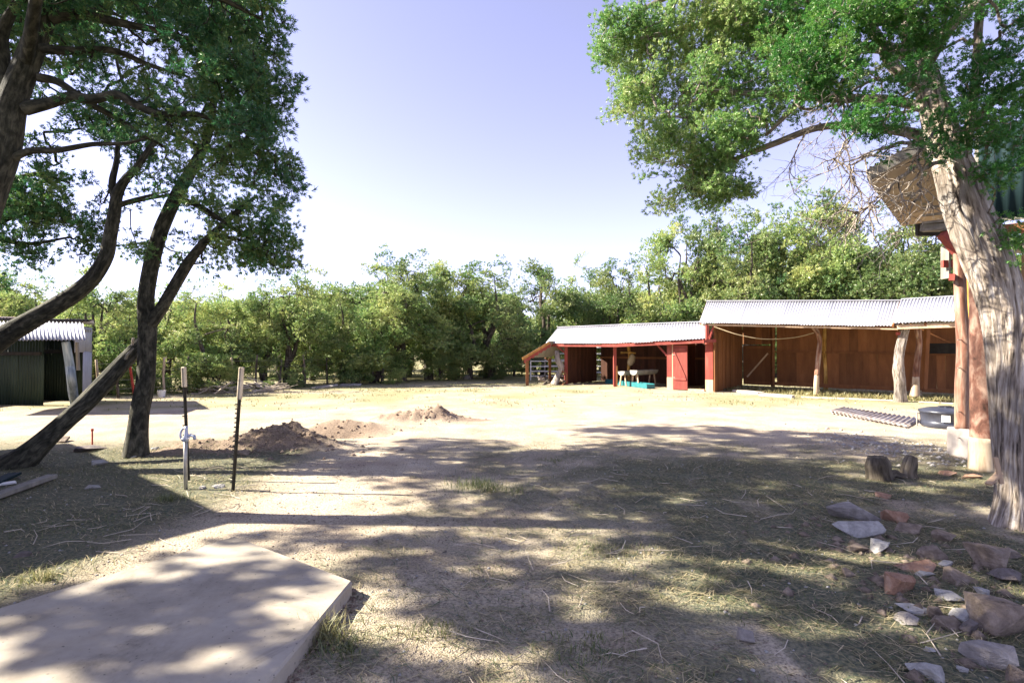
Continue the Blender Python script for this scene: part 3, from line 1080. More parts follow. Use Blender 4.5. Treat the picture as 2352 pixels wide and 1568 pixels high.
# half barrel troughs
def half_barrel(cx, cy, Y, rpx, length, label):
    c = P(cx, cy, Y)
    r_ = rpx * Y / F
    th = thing('feed_trough', label, 'trough', (c.x, c.y, 0), 'half barrel troughs in the stable')
    b = MB()
    ax = (Vd * .97 + U * .22).normalized()
    sd = ax.cross(ZU).normalized()
    prof = [sd * (math.cos(a) * r_) - ZU * (math.sin(a) * r_) for a in np.linspace(0, math.pi, 13)]
    inn = [p * .93 for p in prof]
    n = len(prof)
    for s_, off in ((0, 0), (1, length)):
        b.v += [c + ax * off + p for p in prof] + [c + ax * off + p for p in inn]
    for i in range(n - 1):
        b.f += [(i, i + 1, 2 * n + i + 1, 2 * n + i), (n + i, 3 * n + i, 3 * n + i + 1, n + i + 1)]
    b.build('shell', 'trough_white', th, smooth=True)
    for off in (0, length):
        e = MB()
        e.prism([c + ax * (off - .012) + p * .99 for p in prof], ax * .024)
        e.build('end_wall', 'trough_white', th)
    for off in (.12, length - .15):
        for sg in (-1, 1):
            MB().beam(c + ax * off + sd * sg * r_ * .5 - ZU * (r_ * .8), Vector((c.x, c.y, 0)) + ax * off + sd * sg * r_ * .9, .05, .05).build('leg', 'bare_wood', th)


half_barrel(1427, 852, 22.9, 10.5, 1.0, 'left half barrel feed trough with pale end, in the open stable bay')
half_barrel(1455, 850, 22.3, 11.5, 1.4, 'right half barrel feed trough reaching back into the stable bay')

# turquoise long trough
a, b_ = G(1398, 880), G(1495, 893)
d = (b_ - a).normalized()
sd = Vector((-d.y, d.x, 0))
tt = thing('long_trough', 'long turquoise trough lying on the ground before the stable bay', 'trough', (a + b_) / 2)
mid = (a + b_) / 2
hl = (b_ - a).length / 2
MB().obox(mid + ZU * .03, d * hl, sd * .17, ZU * .015).build('bottom', 'turquoise', tt)
for s_ in (-1, 1):
    MB().obox(mid + sd * .17 * s_ + ZU * .11, d * hl, sd * .015 + ZU * .0, ZU * .10).build('side', 'turquoise', tt)
    MB().obox(mid + d * (hl - .015) * s_ + ZU * .10, d * .015, sd * .155, ZU * .085).build('end_wall', 'turquoise', tt)

# ---------- lean-to at the left end
lt = thing('lean_to', 'small wooden lean-to with orange fascia at the left end of the low stable', 'shelter', (G(1211, 884).x, G(1211, 884).y, 0))
lo_f, hi_f = P(1200, 824, 23.3), P(1262, 787, 23.9)
lo_b, hi_b = lo_f + Vd * 2.2, hi_f + Vd * 1.9
rf = MB().beam(lo_f, hi_f, .04, .11).build('fascia', 'orange_wood', lt)
MB().prism([lo_f + ZU * .05, hi_f + ZU * .05, hi_b + ZU * .05, lo_b + ZU * .05], (0, 0, .03)).build('roof', 'grey_wood', lt)
a, b_ = lo_f + Vd * .10 - ZU * .12, hi_f + Vd * .10 - ZU * .10
sc_ = MB()
pts = []
n = 22
for i in range(n + 1):
    p = a.lerp(b_, i / n)
    pts.append(p - ZU * (.07 + .035 * math.sin(i * 1.9)))
sc_.prism([a + ZU * .08, b_ + ZU * .08] + pts[::-1], Vd * .025)
sc_.build('scalloped_board', 'red_paint', lt)
for x, yb, Y, mt in ((1211, 884, 23.5, 'dull_red'), (1263, 868, 25.6, 'dull_red')):
    g = G(x, yb)
    top = P(x, 828 if x < 1230 else 822, Y)
    MB().beam(Vector((top.x, top.y, -.1)), top, .13, .13).build('post', mt, lt, bevel=.008)
MB().beam(P(1263, 830, 25.5), P(1252, 822, 25.4), .06, .06).build('brace', 'dull_red', lt)
# crooked juniper pillar by the lean-to
limb('pillar', 'juniper_bark', lt, [P(1274, 884, 23.7), P(1281, 866, 23.75), P(1289, 845, 23.8), P(1281, 828, 23.8), P(1279, 806, 23.9)], [.20, .15, .13, .12, .10], nseg=12, amp=.35, ridge=.3, seed=12)
ww = thing('wagon_wheel', 'old wooden wheel leaning in the lean-to against the stable post', 'wheel', P(1291, 868, 23.6))
c_ = P(1291, 868, 23.6)
ring = [c_ + (U * math.cos(a) * .26 + ZU * math.sin(a) * .30 + Vd * .06 * math.sin(a)) for a in np.linspace(0, 2 * math.pi, 19)]
MB().tube(ring, .03, 6, False).build('rim', 'dull_red', ww)
for k in range(6):
    MB().beam(c_, ring[k * 3], .025, .03).build('spoke', 'dull_red', ww)
MB().beam(c_ - Vd * .05, c_ + Vd * .05, .09, .09).build('hub', 'charcoal', ww)
# firewood
gf = random.Random(5)
for i in range(16):
    x, y = gf.uniform(1243, 1290), gf.uniform(872, 884)
    p = G(x, y) + ZU * (.06 + .06 * (i % 3))
    dd = Vector((gf.uniform(-1, 1), gf.uniform(-.6, .6), gf.uniform(-.25, .35))).normalized() * gf.uniform(.15, .3)
    o = limb('firewood_log', 'juniper_bark' if i % 3 else 'stump_wood', None, [p - dd, p + dd * .1 + ZU * .02, p + dd], [.06, .055, .045], origin=p, nseg=8, amp=.25, seed=i)
    tag(o, 'short split log in the firewood heap under the lean-to', 'log', 'firewood logs under the lean-to')


# pipe panels
def pipe_panel(name, label, a, b_, zs, H, r_=.03, posts=(0, 1), mt='white_plastic', cat='gate'):
    th = thing(name, label, cat, (a.x, a.y, 0))
    for z in zs:
        MB().tube([a + ZU * z, b_ + ZU * z], r_, 6).build('rail', mt, th)
    for f_ in posts:
        q = a.lerp(b_, f_)
        MB().tube([q - ZU * .05, q + ZU * (H + .03)], r_ * 1.25, 6).build('upright', mt, th)
    return th


ga, gb = G(1150, 858.5), Vector((1.9, 30.2, 0))
pipe_panel('corral_panel', 'tall grey pipe corral panel left of the lean-to in front of the trees', ga, gb, (.35, .7, 1.05, 1.38), 1.4, mt='pale_branch', posts=(0, .5, 1), cat='corral panel')
pipe_panel('corral_panel', 'white pipe gate seen under the lean-to behind the firewood', P(1219, 870, 27.5) * 1.0 - ZU * (P(1219, 870, 27.5).z), Vector((3.9, 27.5, 0)), (.2, .45, .7, .98), 1.0, cat='gate')
pipe_panel('corral_panel', 'farther white pipe rails glimpsed under the lean-to roof', Vector((1.9, 30.3, 0)), Vector((5.4, 29.2, 0)), (.3, .65, 1.0, 1.35, 1.7), 1.75, cat='corral panel')

# ---------- tall barn
C1 = Vector((7.56, 19.6, 0))
barn1 = thing('open_barn', 'long open fronted red barn with corrugated roof and crooked log posts', 'barn', C1)
eL1, eR1 = P(1606, 741, 19.65), P(2062, 749.5, 15.85)
rL1, rR1 = P(1624, 692, 21.3), P(2078, 691, 17.3)
rfp = MB().beam(rL1 + ZU * .02, rR1 + ZU * .02, .18, .03).build('roof', 'galvanised', barn1)
corr_quad('roof_sheet', 'galvanised', rfp, eL1, eR1, rL1, rR1, 9, 8, .014, seed=11)
corr_quad('roof_sheet', 'galvanised', rfp, rL1 + Vd * 2.3 - ZU * .9, rR1 + Vd * 2.3 - ZU * .9, rL1, rR1, 9, 9, .012, seed=12)
eLb, eRb = P(2050, 744, 15.75), P(2290, 735, 14.25)
rLb, rRb = P(2070, 689, 17.3), P(2300, 676, 15.7)
MB().beam(rLb + ZU * .03, rRb + ZU * .03, .18, .03).build('ridge_cap', 'galvanised', barn1)
corr_quad('roof_sheet', 'galvanised', rfp, eLb + ZU * .03, eRb + ZU * .03, rLb + ZU * .03, rRb + ZU * .03, 4, 7, .015, seed=13)
corr_quad('roof_sheet', 'galvanised', rfp, rLb + Vd * 2.3 - ZU * .8, rRb + Vd * 2.3 - ZU * .8, rLb + ZU * .03, rRb + ZU * .03, 4, 8, .013, seed=14)
MB().beam(eL1 + Vd * .12 - ZU * .07, eR1 + Vd * .12 - ZU * .07, .05, .06).build('eave_beam', 'bare_wood', barn1)
MB().beam(eLb + Vd * .15 + U * .1 - ZU * .09, eRb + Vd * .15 - ZU * .09, .06, .13).build('eave_beam', 'bare_wood', barn1)
for i in range(10):
    t_ = i / 9
    MB().beam(eL1.lerp(eR1, t_) + Vd * .1 - ZU * .06, rL1.lerp(rR1, t_) - ZU * .08, .05, .08).build('rafter', 'dull_red', barn1)
for i in range(4):
    t_ = i / 3
    MB().beam(eLb.lerp(eRb, t_) + Vd * .1 - ZU * .05, rLb.lerp(rRb, t_) - ZU * .08, .05, .08).build('rafter', 'dull_red', barn1)
# left end: wall boards running back
DP1 = 3.5
sw = MB().beam(C1 + Vd * .1 + ZU * 2.3, C1 + Vd * DP1 + ZU * 2.4, .05, .08).build('side_wall', 'dull_red', barn1)
board_wall(sw, 'side_boards', C1 + Vd * .05, C1 + Vd * (DP1 - .06), (0, 0), (2.62, 3.3), 22, seed=21, gap=.004)
for i in range(22):
    q = C1 + Vd * (.05 + (DP1 - .11) * i / 22) + U * .022
    MB().obox(q + ZU * 1.35, Vd * .018, U * .01, ZU * 1.33).build('batten', 'dull_red', sw)
# gable struts above the front corner
a, b_ = P(1622, 748, 19.7), P(1624, 782, 19.7)
MB().beam(P(1624, 745, 19.6), P(1624, 790, 19.6), .12, .10).build('strut', 'red_paint', barn1)
MB().beam(P(1640, 748, 19.55), P(1627, 778, 19.55), .05, .06).build('brace', 'red_paint', barn1)
MB().beam(P(1636, 762, 19.5), P(1628, 786, 19.5), .04, .05).build('brace', 'red_paint', barn1)
MB().beam(P(1615, 784, 19.4), P(1644, 782, 19.4), .10, .12).build('beam_end', 'red_paint', barn1)
# back wall
Bk0 = C1 + Vd * DP1
Bk1 = Bk0 + U * 8.6
bw = MB().beam(Bk0 + U * 1.0 - Vd * .05 + ZU * 1.53, Bk1 - Vd * .05 + ZU * 1.42, .05, .07).build('back_wall', 'dull_red', barn1)
board_wall(bw, 'dull_red', Bk0 + U * 1.35, Bk1, (.12, .12), (1.50, 1.40), 30, seed=22, name='board', gap=.001)
board_wall(bw, 'dull_red', Bk0 + U * 1.35 + Vd * .02, Bk1 + Vd * .02, (1.48, 1.38), (2.75, 2.4), 26, seed=23, name='board', gap=.001)
MB().beam(Bk0 + U * 1.2 - Vd * .06 + ZU * .22, Bk1 - Vd * .06 + ZU * .18, .05, .14).build('rail', 'dull_red', barn1)
MB().beam(Bk0 + U * 1.22 - Vd * .10 - ZU * .05, Bk0 + U * 1.22 - Vd * .10 + ZU * 2.6, .14, .1).build('wall_post', 'dull_red', barn1)
# stall door in the back wall
sd_ = MB().obox(Bk0 + U * .60 + ZU * .95, U * .555, Vd * .02, ZU * .82).build('stall_door', 'dull_red', barn1)
MB().beam(Bk0 + U * .2 - Vd * .035 + ZU * .45, Bk0 + U * 1.02 - Vd * .035 + ZU * 1.45, .02, .06).build('door_brace', 'bare_wood', sd_)
MB().beam(Bk0 + U * .12 - Vd * .04 + ZU * 1.70, Bk0 + U * 1.1 - Vd * .04 + ZU * 1.70, .03, .10).build('door_rail', 'dull_red', sd_)
MB().beam(Bk0 + U * .12 - Vd * .04 + ZU * .22, Bk0 + U * 1.1 - Vd * .04 + ZU * .22, .03, .10).build('door_rail', 'dull_red', sd_)
board_wall(bw, 'dull_red', Bk0 + U * .02, Bk0 + U * 1.3, (1.81, 1.81), (2.9, 2.8), 5, seed=24)
# front posts
limb('post', 'log_red', barn1, [P(1876, 862, 18.4), P(1880, 820, 18.4), P(1883, 785, 18.4), P(1878, 765, 18.3), P(1872, 746, 18.2)], [.075, .08, .075, .07, .06], nseg=12, amp=.2, seed=31)
limb('post_foot', 'log_bare', barn1, [P(1875, 908, 18.4), P(1875, 885, 18.4), P(1876, 861, 18.4)], [.085, .085, .077], nseg=12, amp=.15, seed=32)
limb('post', 'log_gold', barn1, [P(1897, 899, 20.3), P(1896, 850, 20.3), P(1893, 800, 20.3), P(1895, 747, 20.3)], [.08, .07, .075, .06], nseg=10, amp=.2, seed=33)
limb('crooked_post', 'juniper_bark', barn1, [G(2068, 922) - ZU * .05, P(2067, 880, 16.15), P(2063, 850, 16.15), P(2066, 808, 16.15), P(2074, 771, 16.1), P(2083, 744, 16.0)], [.16, .145, .15, .13, .12, .10], nseg=18, amp=.25, ridge=.25, seed=34, flare=.2)
limb('post', 'log_red', barn1, [P(2104, 866, 16.9), P(2107, 830, 16.9), P(2111, 790, 16.9), P(2110, 752, 16.8)], [.095, .09, .085, .07], nseg=12, amp=.15, seed=35)
limb('post_foot', 'log_bare', barn1, [P(2101, 911, 16.9), P(2103, 890, 16.9), P(2104, 865, 16.9)], [.15, .11, .097], nseg=12, amp=.2, seed=36)
limb('brace', 'log_red', barn1, [P(2108, 775, 16.7), P(2103, 750, 16.3)], [.05, .05], nseg=8, seed=37)
limb('brace', 'log_red', barn1, [P(1880, 768, 18.2), P(1863, 748, 18.2)], [.05, .05], nseg=8, seed=38)
MB().beam(P(2123, 893, 17.6), P(2130, 752, 17.6), .12, .12).build('post', 'dull_red', barn1)
MB().beam(P(2060, 766, 16.1), P(2085, 764, 16.1), .09, .09).build('beam_end', 'red_paint', barn1)
MB().beam(P(2134, 800, 17.8), P(2230, 800, 16.9), .05, .35).build('shelf', 'charcoal', barn1)
MB().beam(P(2218, 895, 15.0), P(2218, 748, 15.0), .14, .14).build('post', 'orange_wood', barn1)
cable = [P(1640, 750, 19.4), P(1680, 764, 19.0), P(1702, 770, 18.9), P(1740, 777, 18.8), P(1780, 778.5, 18.7), P(1830, 774, 18.5), P(1870, 764, 18.3)]
S = catmull([tuple(p) for p in cable], 24)
tag(MB().tube([Vector(s) for s in S], .014, 5).build('hanging_rope', 'rope', origin=cable[3]), 'slack rope hanging across the open front of the barn', 'rope')
coil = MB()
for k in range(4):
    c_ = G(2102, 912) + ZU * (.05 + .05 * k)
    coil.tube([c_ + Vector((math.cos(a) * (.22 - .02 * k), math.sin(a) * (.2 - .02 * k), .02 * math.sin(3 * a + k))) for a in np.linspace(0, 2 * math.pi, 20)], .026, 6, False)
tag(coil.build('rope_coil', 'rope', origin=G(2102, 912)), 'coil of pinkish rope round the foot of the red barn post', 'rope')
# planks before the barn
for i, (x0, y0, x1, y1, w_, lb) in enumerate([
    (1690, 900, 1748, 906, .34, 'pale plank on the ground nearest the barn corner panel'),
    (1746, 909, 1822, 914, .26, 'second pale plank on the ground, ending left of the red log post'),
    (1840, 913, 1940, 917, .12, 'thin bleached plank lying at the foot of the red log post'),
    (1950, 917, 2050, 921, .11, 'thin bleached plank running up to the crooked pale post'),
    (2110, 924, 2190, 928, .10, 'thin bleached plank right of the crooked pale post')]):
    a, b_ = G(x0, y0), G(x1, y1)
    hh = .05 if i < 2 else .02
    tag(MB().beam(a + ZU * hh, b_ + ZU * hh, w_, hh * 1.6).build('plank', 'pale_plank', origin=a, bevel=.006), lb, 'plank', 'planks along the barn front')

# ================================================================== SHEET OF TIN, TUB, FRAME
ts = thing('tin_sheet', 'loose rusty corrugated tin sheet lying flat on the yard near the black tub', 'tin sheet', G(1990, 965))
pA, pB, pC, pD = G(1904, 950) + ZU * .08, G(2080, 984) + ZU * .05, G(1938, 942) + ZU * .08, G(2108, 966) + ZU * .06
corr_quad('corrugated_sheet', 'rusty_tin', ts, pA, pB, pC, pD, 1, 17, .022, nv=3, seed=41)
corr_quad('corrugated_sheet', 'rusty_tin', ts, pA + Vector((.03, .0, -.05)), pB + Vector((.05, 0, -.035)), pC + Vector((.02, 0, -.05)), pD + Vector((.04, 0, -.035)), 1, 17, .02, nv=2, seed=42)

tb = thing('black_tub', 'low black plastic tub with lid and white sticker beside the red posts', 'tub', G(2170, 985))
c_ = G(2172, 980)
c_.z = hz(c_.x, c_.y)
b = MB()
prof = [(.40, 0), (.44, .05), (.42, .12), (.415, .13), (.44, .30), (.46, .31), (.46, .35), (.40, .37), (.30, .40), (.12, .415)]
n = 28
for r_, z in prof:
    for k in range(n):
        a = 2 * math.pi * k / n
        b.v.append(c_ + Vector((math.cos(a) * r_, math.sin(a) * r_, z)))
for i in range(len(prof) - 1):
    for k in range(n):
        b.f.append((i * n + k, i * n + (k + 1) % n, (i + 1) * n + (k + 1) % n, (i + 1) * n + k))
b.f.append(tuple((len(prof) - 1) * n + k for k in range(n)))
b.build('body', 'black_plastic', tb, smooth=True)
for a0 in (-.3, .5):
    MB().beam(c_ + Vector((math.cos(a0) * .1 - .15, a0 * .2, .42)), c_ + Vector((.2, a0 * .2, .42)), .05, .03).build('lid_rib', 'black_plastic', tb)
st = MB()
for k in range(4):
    a = R(-138 + k * 6)
    for z in (.15, .285):
        st.v.append(c_ + Vector((math.cos(a) * .447, math.sin(a) * .447, z)))
for k in range(3):
    st.f.append((2 * k, 2 * k + 2, 2 * k + 3, 2 * k + 1))
st.build('sticker', 'white_plastic', tb)
fr = thing('metal_hoop', 'small bent metal hoop standing between tin sheet and black tub', 'hoop', G(2120, 977))
q0, q1 = G(2106, 977), G(2128, 975)
MB().tube([q0, q0 + ZU * .26, q1 + ZU * .27, q1], .014, 5).build('hoop', 'pipe_steel', fr)
MB().tube([q0 + ZU * .12, q1 + ZU * .13], .01, 5).build('crossbar', 'pipe_steel', fr)

# ================================================================== RAISED HOUSE ON THE RIGHT
hs_ = thing('raised_house', 'upper storey of a raised house with teal tin wall on thick red log posts', 'house', P(2260, 1075, 7.2) * 1.0 - ZU * P(2260, 1075, 7.2).z)
r1 = P(2211, 985, 8.0)
limb('post', 'log_red', hs_, [Vector((r1.x - .01, 8.0, .42)), P(2209, 900, 8.0), P(2213, 800, 8.0), P(2207, 700, 8.0), P(2204, 610, 8.0), P(2202, 530, 8.0)], [.09, .086, .085, .082, .078, .075], nseg=16, amp=.08, seed=51)
limb('post', 'log_gold', hs_, [P(2232, 1010, 8.5), P(2232, 900, 8.5), P(2231, 800, 8.5), P(2230, 600, 8.5)], [.085, .08, .075, .07], nseg=12, amp=.08, seed=52)
limb('post', 'log_mottled', hs_, [G(2258, 1079) - ZU * .05, P(2258, 990, 7.15), P(2257, 900, 7.15), P(2254, 800, 7.15), P(2252, 700, 7.2), P(2250, 560, 7.3)], [.155, .142, .135, .13, .125, .12], nseg=18, amp=.08, seed=53)
limb('post_foot', 'log_pale', hs_, [G(2258, 1080) - ZU * .05, P(2258, 1045, 7.13), P(2258, 1005, 7.13)], [.162, .152, .146], nseg=18, amp=.06, seed=54)
fb = G(2214, 1059)
MB().obox(Vector((fb.x + .33, fb.y + .30, .20)), (.16, 0, 0), (0, .22, 0), (0, 0, .235)).build('footing', 'footing', hs_, bevel=.02)
# wire tying the posts
for yy in (845, 945, 1005, 780):
    a, b_ = P(2200, yy, 7.88), P(2240, yy - 8, 8.3)
    MB().tube([a, a.lerp(b_, .5) - ZU * .03, b_], .007, 5).build('tie_wire', 'wire_metal', hs_)
# floor beams and wall
zf = 3.45
w0, w1 = Vector((6.75, 8.05, zf)), Vector((9.6, 5.6, zf))
wd = (w1 - w0).normalized()
wn = Vector((wd.y, -wd.x, 0))
if wn.y > 0:
    wn = -wn
for k, (dz, mt, hh) in enumerate(((-.06, 'dull_red', .14),)):
    MB().beam(w0 + ZU * dz - wd * .1, w1 + ZU * dz, .10, hh).build('floor_beam', mt, hs_)
for k in range(4):
    MB().beam(w0 + wd * (.05 + k * .9) + ZU * .05, w0 + wd * (.05 + k * .9) + ZU * .05 - wn * 3.0, .08, .16).build('joist', 'grey_wood', hs_)
tw = MB().beam(w0 + wn * .02 + ZU * .1, w1 + wn * .02 + ZU * .1, .04, .08).build('tin_wall', 'grey_wood', hs_)
corr_quad('wall_sheet', 'teal_tin', tw, w0 + wn * .06 + ZU * .08 + wd * .35, w1 + wn * .06 + ZU * .08, w0 + wn * .06 + ZU * 1.45 + wd * .35, w1 + wn * .06 + ZU * 1.75, 4, 6, .016, seed=55)
MB().obox(w0 - wn * 1.5 + ZU * .8 + wd * .36, wn * 1.5, wd * .03, ZU * .75).build('side_boards', 'grey_wood', hs_)
# louvres in the dark opening at the left corner
for k in range(4):
    MB().beam(P(2120, 478 + k * 17, 8.2), P(2172, 472 + k * 17, 7.9), .04, .035).build('slat', 'grey_wood', hs_)
MB().beam(P(2118, 524, 8.3), P(2180, 522, 8.0), .14, .11).build('sill_beam', 'grey_wood', hs_)
MB().obox(P(2150, 500, 9.2), (.35, 0, 0), (0, .03, 0), (0, 0, .32)).build('shade_panel', 'charcoal', hs_)  # charcoal sheet added to stand for the shade inside the opening
# overhanging roof seen from below
sA, sB, sC, sD = P(1997, 417, 6.6), P(2104, 352, 6.6), P(2074, 521, 9.3), P(2122, 512, 9.0)
sB2, sD2 = P(2150, 330, 6.4), P(2165, 505, 8.8)
rfh = MB().prism([sA + ZU * .05, sB2 + ZU * .05, sD2 + ZU * .05, sC + ZU * .05], (0, 0, .05)).build('roof_overhang', 'grey_wood', hs_)
for k in range(8):
    f0, f1 = k / 8 + .008, (k + 1) / 8
    q = [sA.lerp(sC, f0), sB2.lerp(sD2, f0), sB2.lerp(sD2, f1), sA.lerp(sC, f1)]
    MB().prism([v + ZU * (.003 + .008 * (k % 2)) for v in q], (0, 0, .022)).build('soffit_panel', 'soffit', rfh)
MB().beam(sA + ZU * .09, sB2 + ZU * .09, .05, .13).build('fascia', 'grey_wood', rfh)
MB().beam(sA + ZU * .09, sC + ZU * .09, .05, .13).build('fascia', 'grey_wood', rfh)
corr_quad('roof_sheet', 'old_metal', rfh, sA + ZU * .17, sB2 + ZU * .17, sC + ZU * .17, sD2 + ZU * .17, 2, 6, .015, seed=56)
# braces and boards near the post head
MB().beam(P(2165, 536, 8.0), P(2200, 578, 8.0), .12, .12).build('brace', 'red_paint', hs_)
MB().beam(P(2172, 565, 8.3), P(2172, 640, 8.3), .16, .03).build('hanging_board', 'grey_wood', hs_)
MB().beam(P(2164, 606, 8.25), P(2190, 606, 8.25), .05, .11).build('block', 'red_paint', hs_)
MB().beam(P(2180, 637, 8.0), P(2194, 637, 7.95), .10, .10).build('block', 'red_paint', hs_)
for k in range(5):
    c_ = w0 - wn * 2.2 + wd * (.6 + .5 * k)
    MB().beam(Vector((c_.x, c_.y, 1.9)), Vector((c_.x, c_.y, 3.3)), .42, .04).build('wall_board', 'bare_wood' if k % 2 else 'grey_wood', hs_)
MB().beam(Vector((w0.x + 1.0, w0.y - .3, 2.75)), Vector((w1.x + .2, w1.y + .6, 2.75)), .08, .12).build('rail', 'red_paint', hs_)

# ================================================================== LEFT TIN SHED
sh = thing('tin_shed', 'dark open tin shed with bright awning at the far left', 'shed', G(190, 893, 0))
Ys = 13.6
x0l = -17.0
def PL(px, py, Y=Ys):
    return P(px, py, Y)
aL, aR = PL(-160, 783, 13.0), PL(197, 780, 13.2)
bL, bR = PL(-160, 734, 14.2), PL(190, 739, 14.3)
aw = MB().beam(bL + ZU * .03, bR + ZU * .03 + Vector((.15, 0, 0)), .12, .05).build('awning', 'charcoal', sh)
corr_quad('roof_sheet', 'galvanised', aw, aL, aR, bL, bR, 5, 8, .02, seed=61)
tl, tr = PL(-160, 731, 14.3), PL(214, 741, 14.35)
mr_ = MB().prism([tl, tr, PL(217, 746, 16.7), tl + Vector((0, 2.4, .1))], (0, 0, .05)).build('roof', 'old_metal', sh)
corr_quad('roof_sheet', 'rusty_tin', mr_, tl + ZU * .07, tr + ZU * .07, tl + Vector((0, 2.4, .17)), PL(217, 743, 16.7), 6, 8, .015, seed=62)
gz = -.05
br = PL(172, 890, 14.3)
wr0 = Vector((PL(171, 800, 14.3).x, 14.3, 0))
wr1 = Vector((PL(211, 800, 16.6).x, 16.6, 0))
wl = MB().beam(wr0 + ZU * 2.15, wr1 + ZU * 2.2, .05, .08).build('end_wall', 'grey_wood', sh)
def wallq(a, b_, z0, z1, sheets, waves, mt, seed, par, amp=.018):
    corr_quad('wall_sheet', mt, par, Vector((a.x, a.y, z0)), Vector((b_.x, b_.y, z0)), Vector((a.x, a.y, z1)), Vector((b_.x, b_.y, z1)), sheets, waves, amp, seed=seed)
m1 = wr0.lerp(wr1, .45)
wallq(wr0, wr1, 1.55, 2.3, 1, 7, 'galvanised', 63, wl, .03)
wallq(m1, wr1, -.05, 1.56, 1, 5, 'galvanised', 64, wl, .03)
# back and left walls
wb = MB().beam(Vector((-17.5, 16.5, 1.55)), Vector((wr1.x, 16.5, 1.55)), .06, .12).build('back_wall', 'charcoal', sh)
wallq(Vector((-17.5, 16.62, 0)), Vector((wr1.x, 16.62, 0)), -.1, 2.3, 6, 8, 'shaded_tin', 65, wb)
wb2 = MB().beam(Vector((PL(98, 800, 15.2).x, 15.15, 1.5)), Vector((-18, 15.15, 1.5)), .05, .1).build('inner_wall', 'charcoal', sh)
wallq(Vector((-18, 15.25, 0)), Vector((PL(98, 800, 15.2).x, 15.25, 0)), -.1, 2.3, 5, 10, 'shaded_tin', 66, wb2, .014)
wallq(Vector((-17.4, 13.2, 0)), Vector((-17.4, 16.6, 0)), -.1, 2.3, 3, 8, 'shaded_tin', 69, wb)
limb('post', 'log_blue', sh, [G(172, 926) - ZU * .05, P(165, 880, 13.6), P(160, 840, 13.6), P(151, 785, 13.5)], [.11, .105, .10, .09], nseg=12, amp=.1, seed=68)
MB().beam(PL(177, 786, 14.2), PL(180, 850, 14.2), .06, .06).build('door_post', 'grey_wood', sh)

# unseen cabin whose roof shades the left foreground
K = 1.376
cz = 3.3
cc = Vector((-2.78, 5.02, 0)) - SH * (cz * K)
e1 = Vector((-.63, -.777, 0))
e2 = Vector((-.777, .63, 0))
cb = thing('log_cabin', 'plain cabin left of the camera whose roof shades the litter by the slab', 'cabin', cc + (e1 + e2) * .6)
q = [cc + ZU * cz, cc + e1 * 6.5 + ZU * cz, cc + e1 * 6.5 + e2 * 6.5 + ZU * cz, cc + e2 * 6.5 + ZU * cz]
MB().prism(q, (0, 0, .12)).build('roof', 'grey_wood', cb)
i0 = cc + (e1 + e2) * .6
for a, b_ in ((i0, i0 + e1 * 5.3), (i0, i0 + e2 * 5.3), (i0 + e1 * 5.3, i0 + e1 * 5.3 + e2 * 5.3), (i0 + e2 * 5.3, i0 + e1 * 5.3 + e2 * 5.3)):
    MB().beam(a + ZU * 1.6, b_ + ZU * 1.6, .15, 3.3).build('wall', 'bare_wood', cb)

# ================================================================== POSTS AND HYDRANT
hy = thing('yard_hydrant', 'yard hydrant with curved handle on a steel pipe left of the studded post', 'hydrant', G(427, 1125))
hb = G(427, 1125)
Yh = hb.y
MB().tube([hb - ZU * .05, P(426, 1060, Yh), P(426, 1012, Yh)], .022, 10).build('pipe', 'pipe_steel', hy, smooth=True)
S = [P(421, 1012, Yh), P(415, 1004, Yh), P(415, 993, Yh), P(420, 984, Yh), P(430, 980, Yh)]
MB().tube([Vector(s) for s in catmull([tuple(s) for s in S], 14)], .013, 8).build('handle', 'hydrant_metal', hy, smooth=True)
MB().tube([P(427, 1014, Yh), P(427, 1006, Yh), P(428, 998, Yh), P(428, 986, Yh), P(428, 979, Yh)], [.028, .034, .024, .018, .020], 10).build('head', 'hydrant_metal', hy, smooth=True)
MB().tube([P(428, 1003, Yh), P(438, 999, Yh), P(446, 1001, Yh - .02), P(448, 1009, Yh - .03)], [.020, .019, .019, .017], 9).build('spout', 'hydrant_metal', hy, smooth=True)
MB().tube([P(416, 1008, Yh - .02), P(436, 1006, Yh - .02)], .009, 7).build('link_bar', 'white_plastic', hy)


def tpost(name, label, base, top, sleeves, studs=14):
    th = thing(name, label, 'post', (base.x, base.y, 0), 'studded steel posts with pale plastic sleeves')
    d = (top - base)
    L = d.length
    dn_ = d.normalized()
    b = MB()
    b.beam(base - dn_ * .06, top, .040, .006, up=(0, 1, 0))
    b.beam(base - dn_ * .06 + Vector((0, -.012, 0)), top + Vector((0, -.012, 0)), .007, .022, up=(0, 1, 0))
    b.build('shaft', 'green_steel', th)
    for k in range(studs):
        q = base + dn_ * (L * (.08 + .66 * k / studs))
        MB().obox(q + Vector((-.018, -.02, 0)), (.010, 0, 0), (0, .008, 0), (0, 0, .007)).build('stud', 'green_steel', th)
    for f0, f1, r_ in sleeves:
        MB().beam(base + dn_ * L * f0, base + dn_ * (L * f1), .05, .045, up=(0, 1, 0)).build('sleeve', 'cream_pvc', th, bevel=.008)
    return th


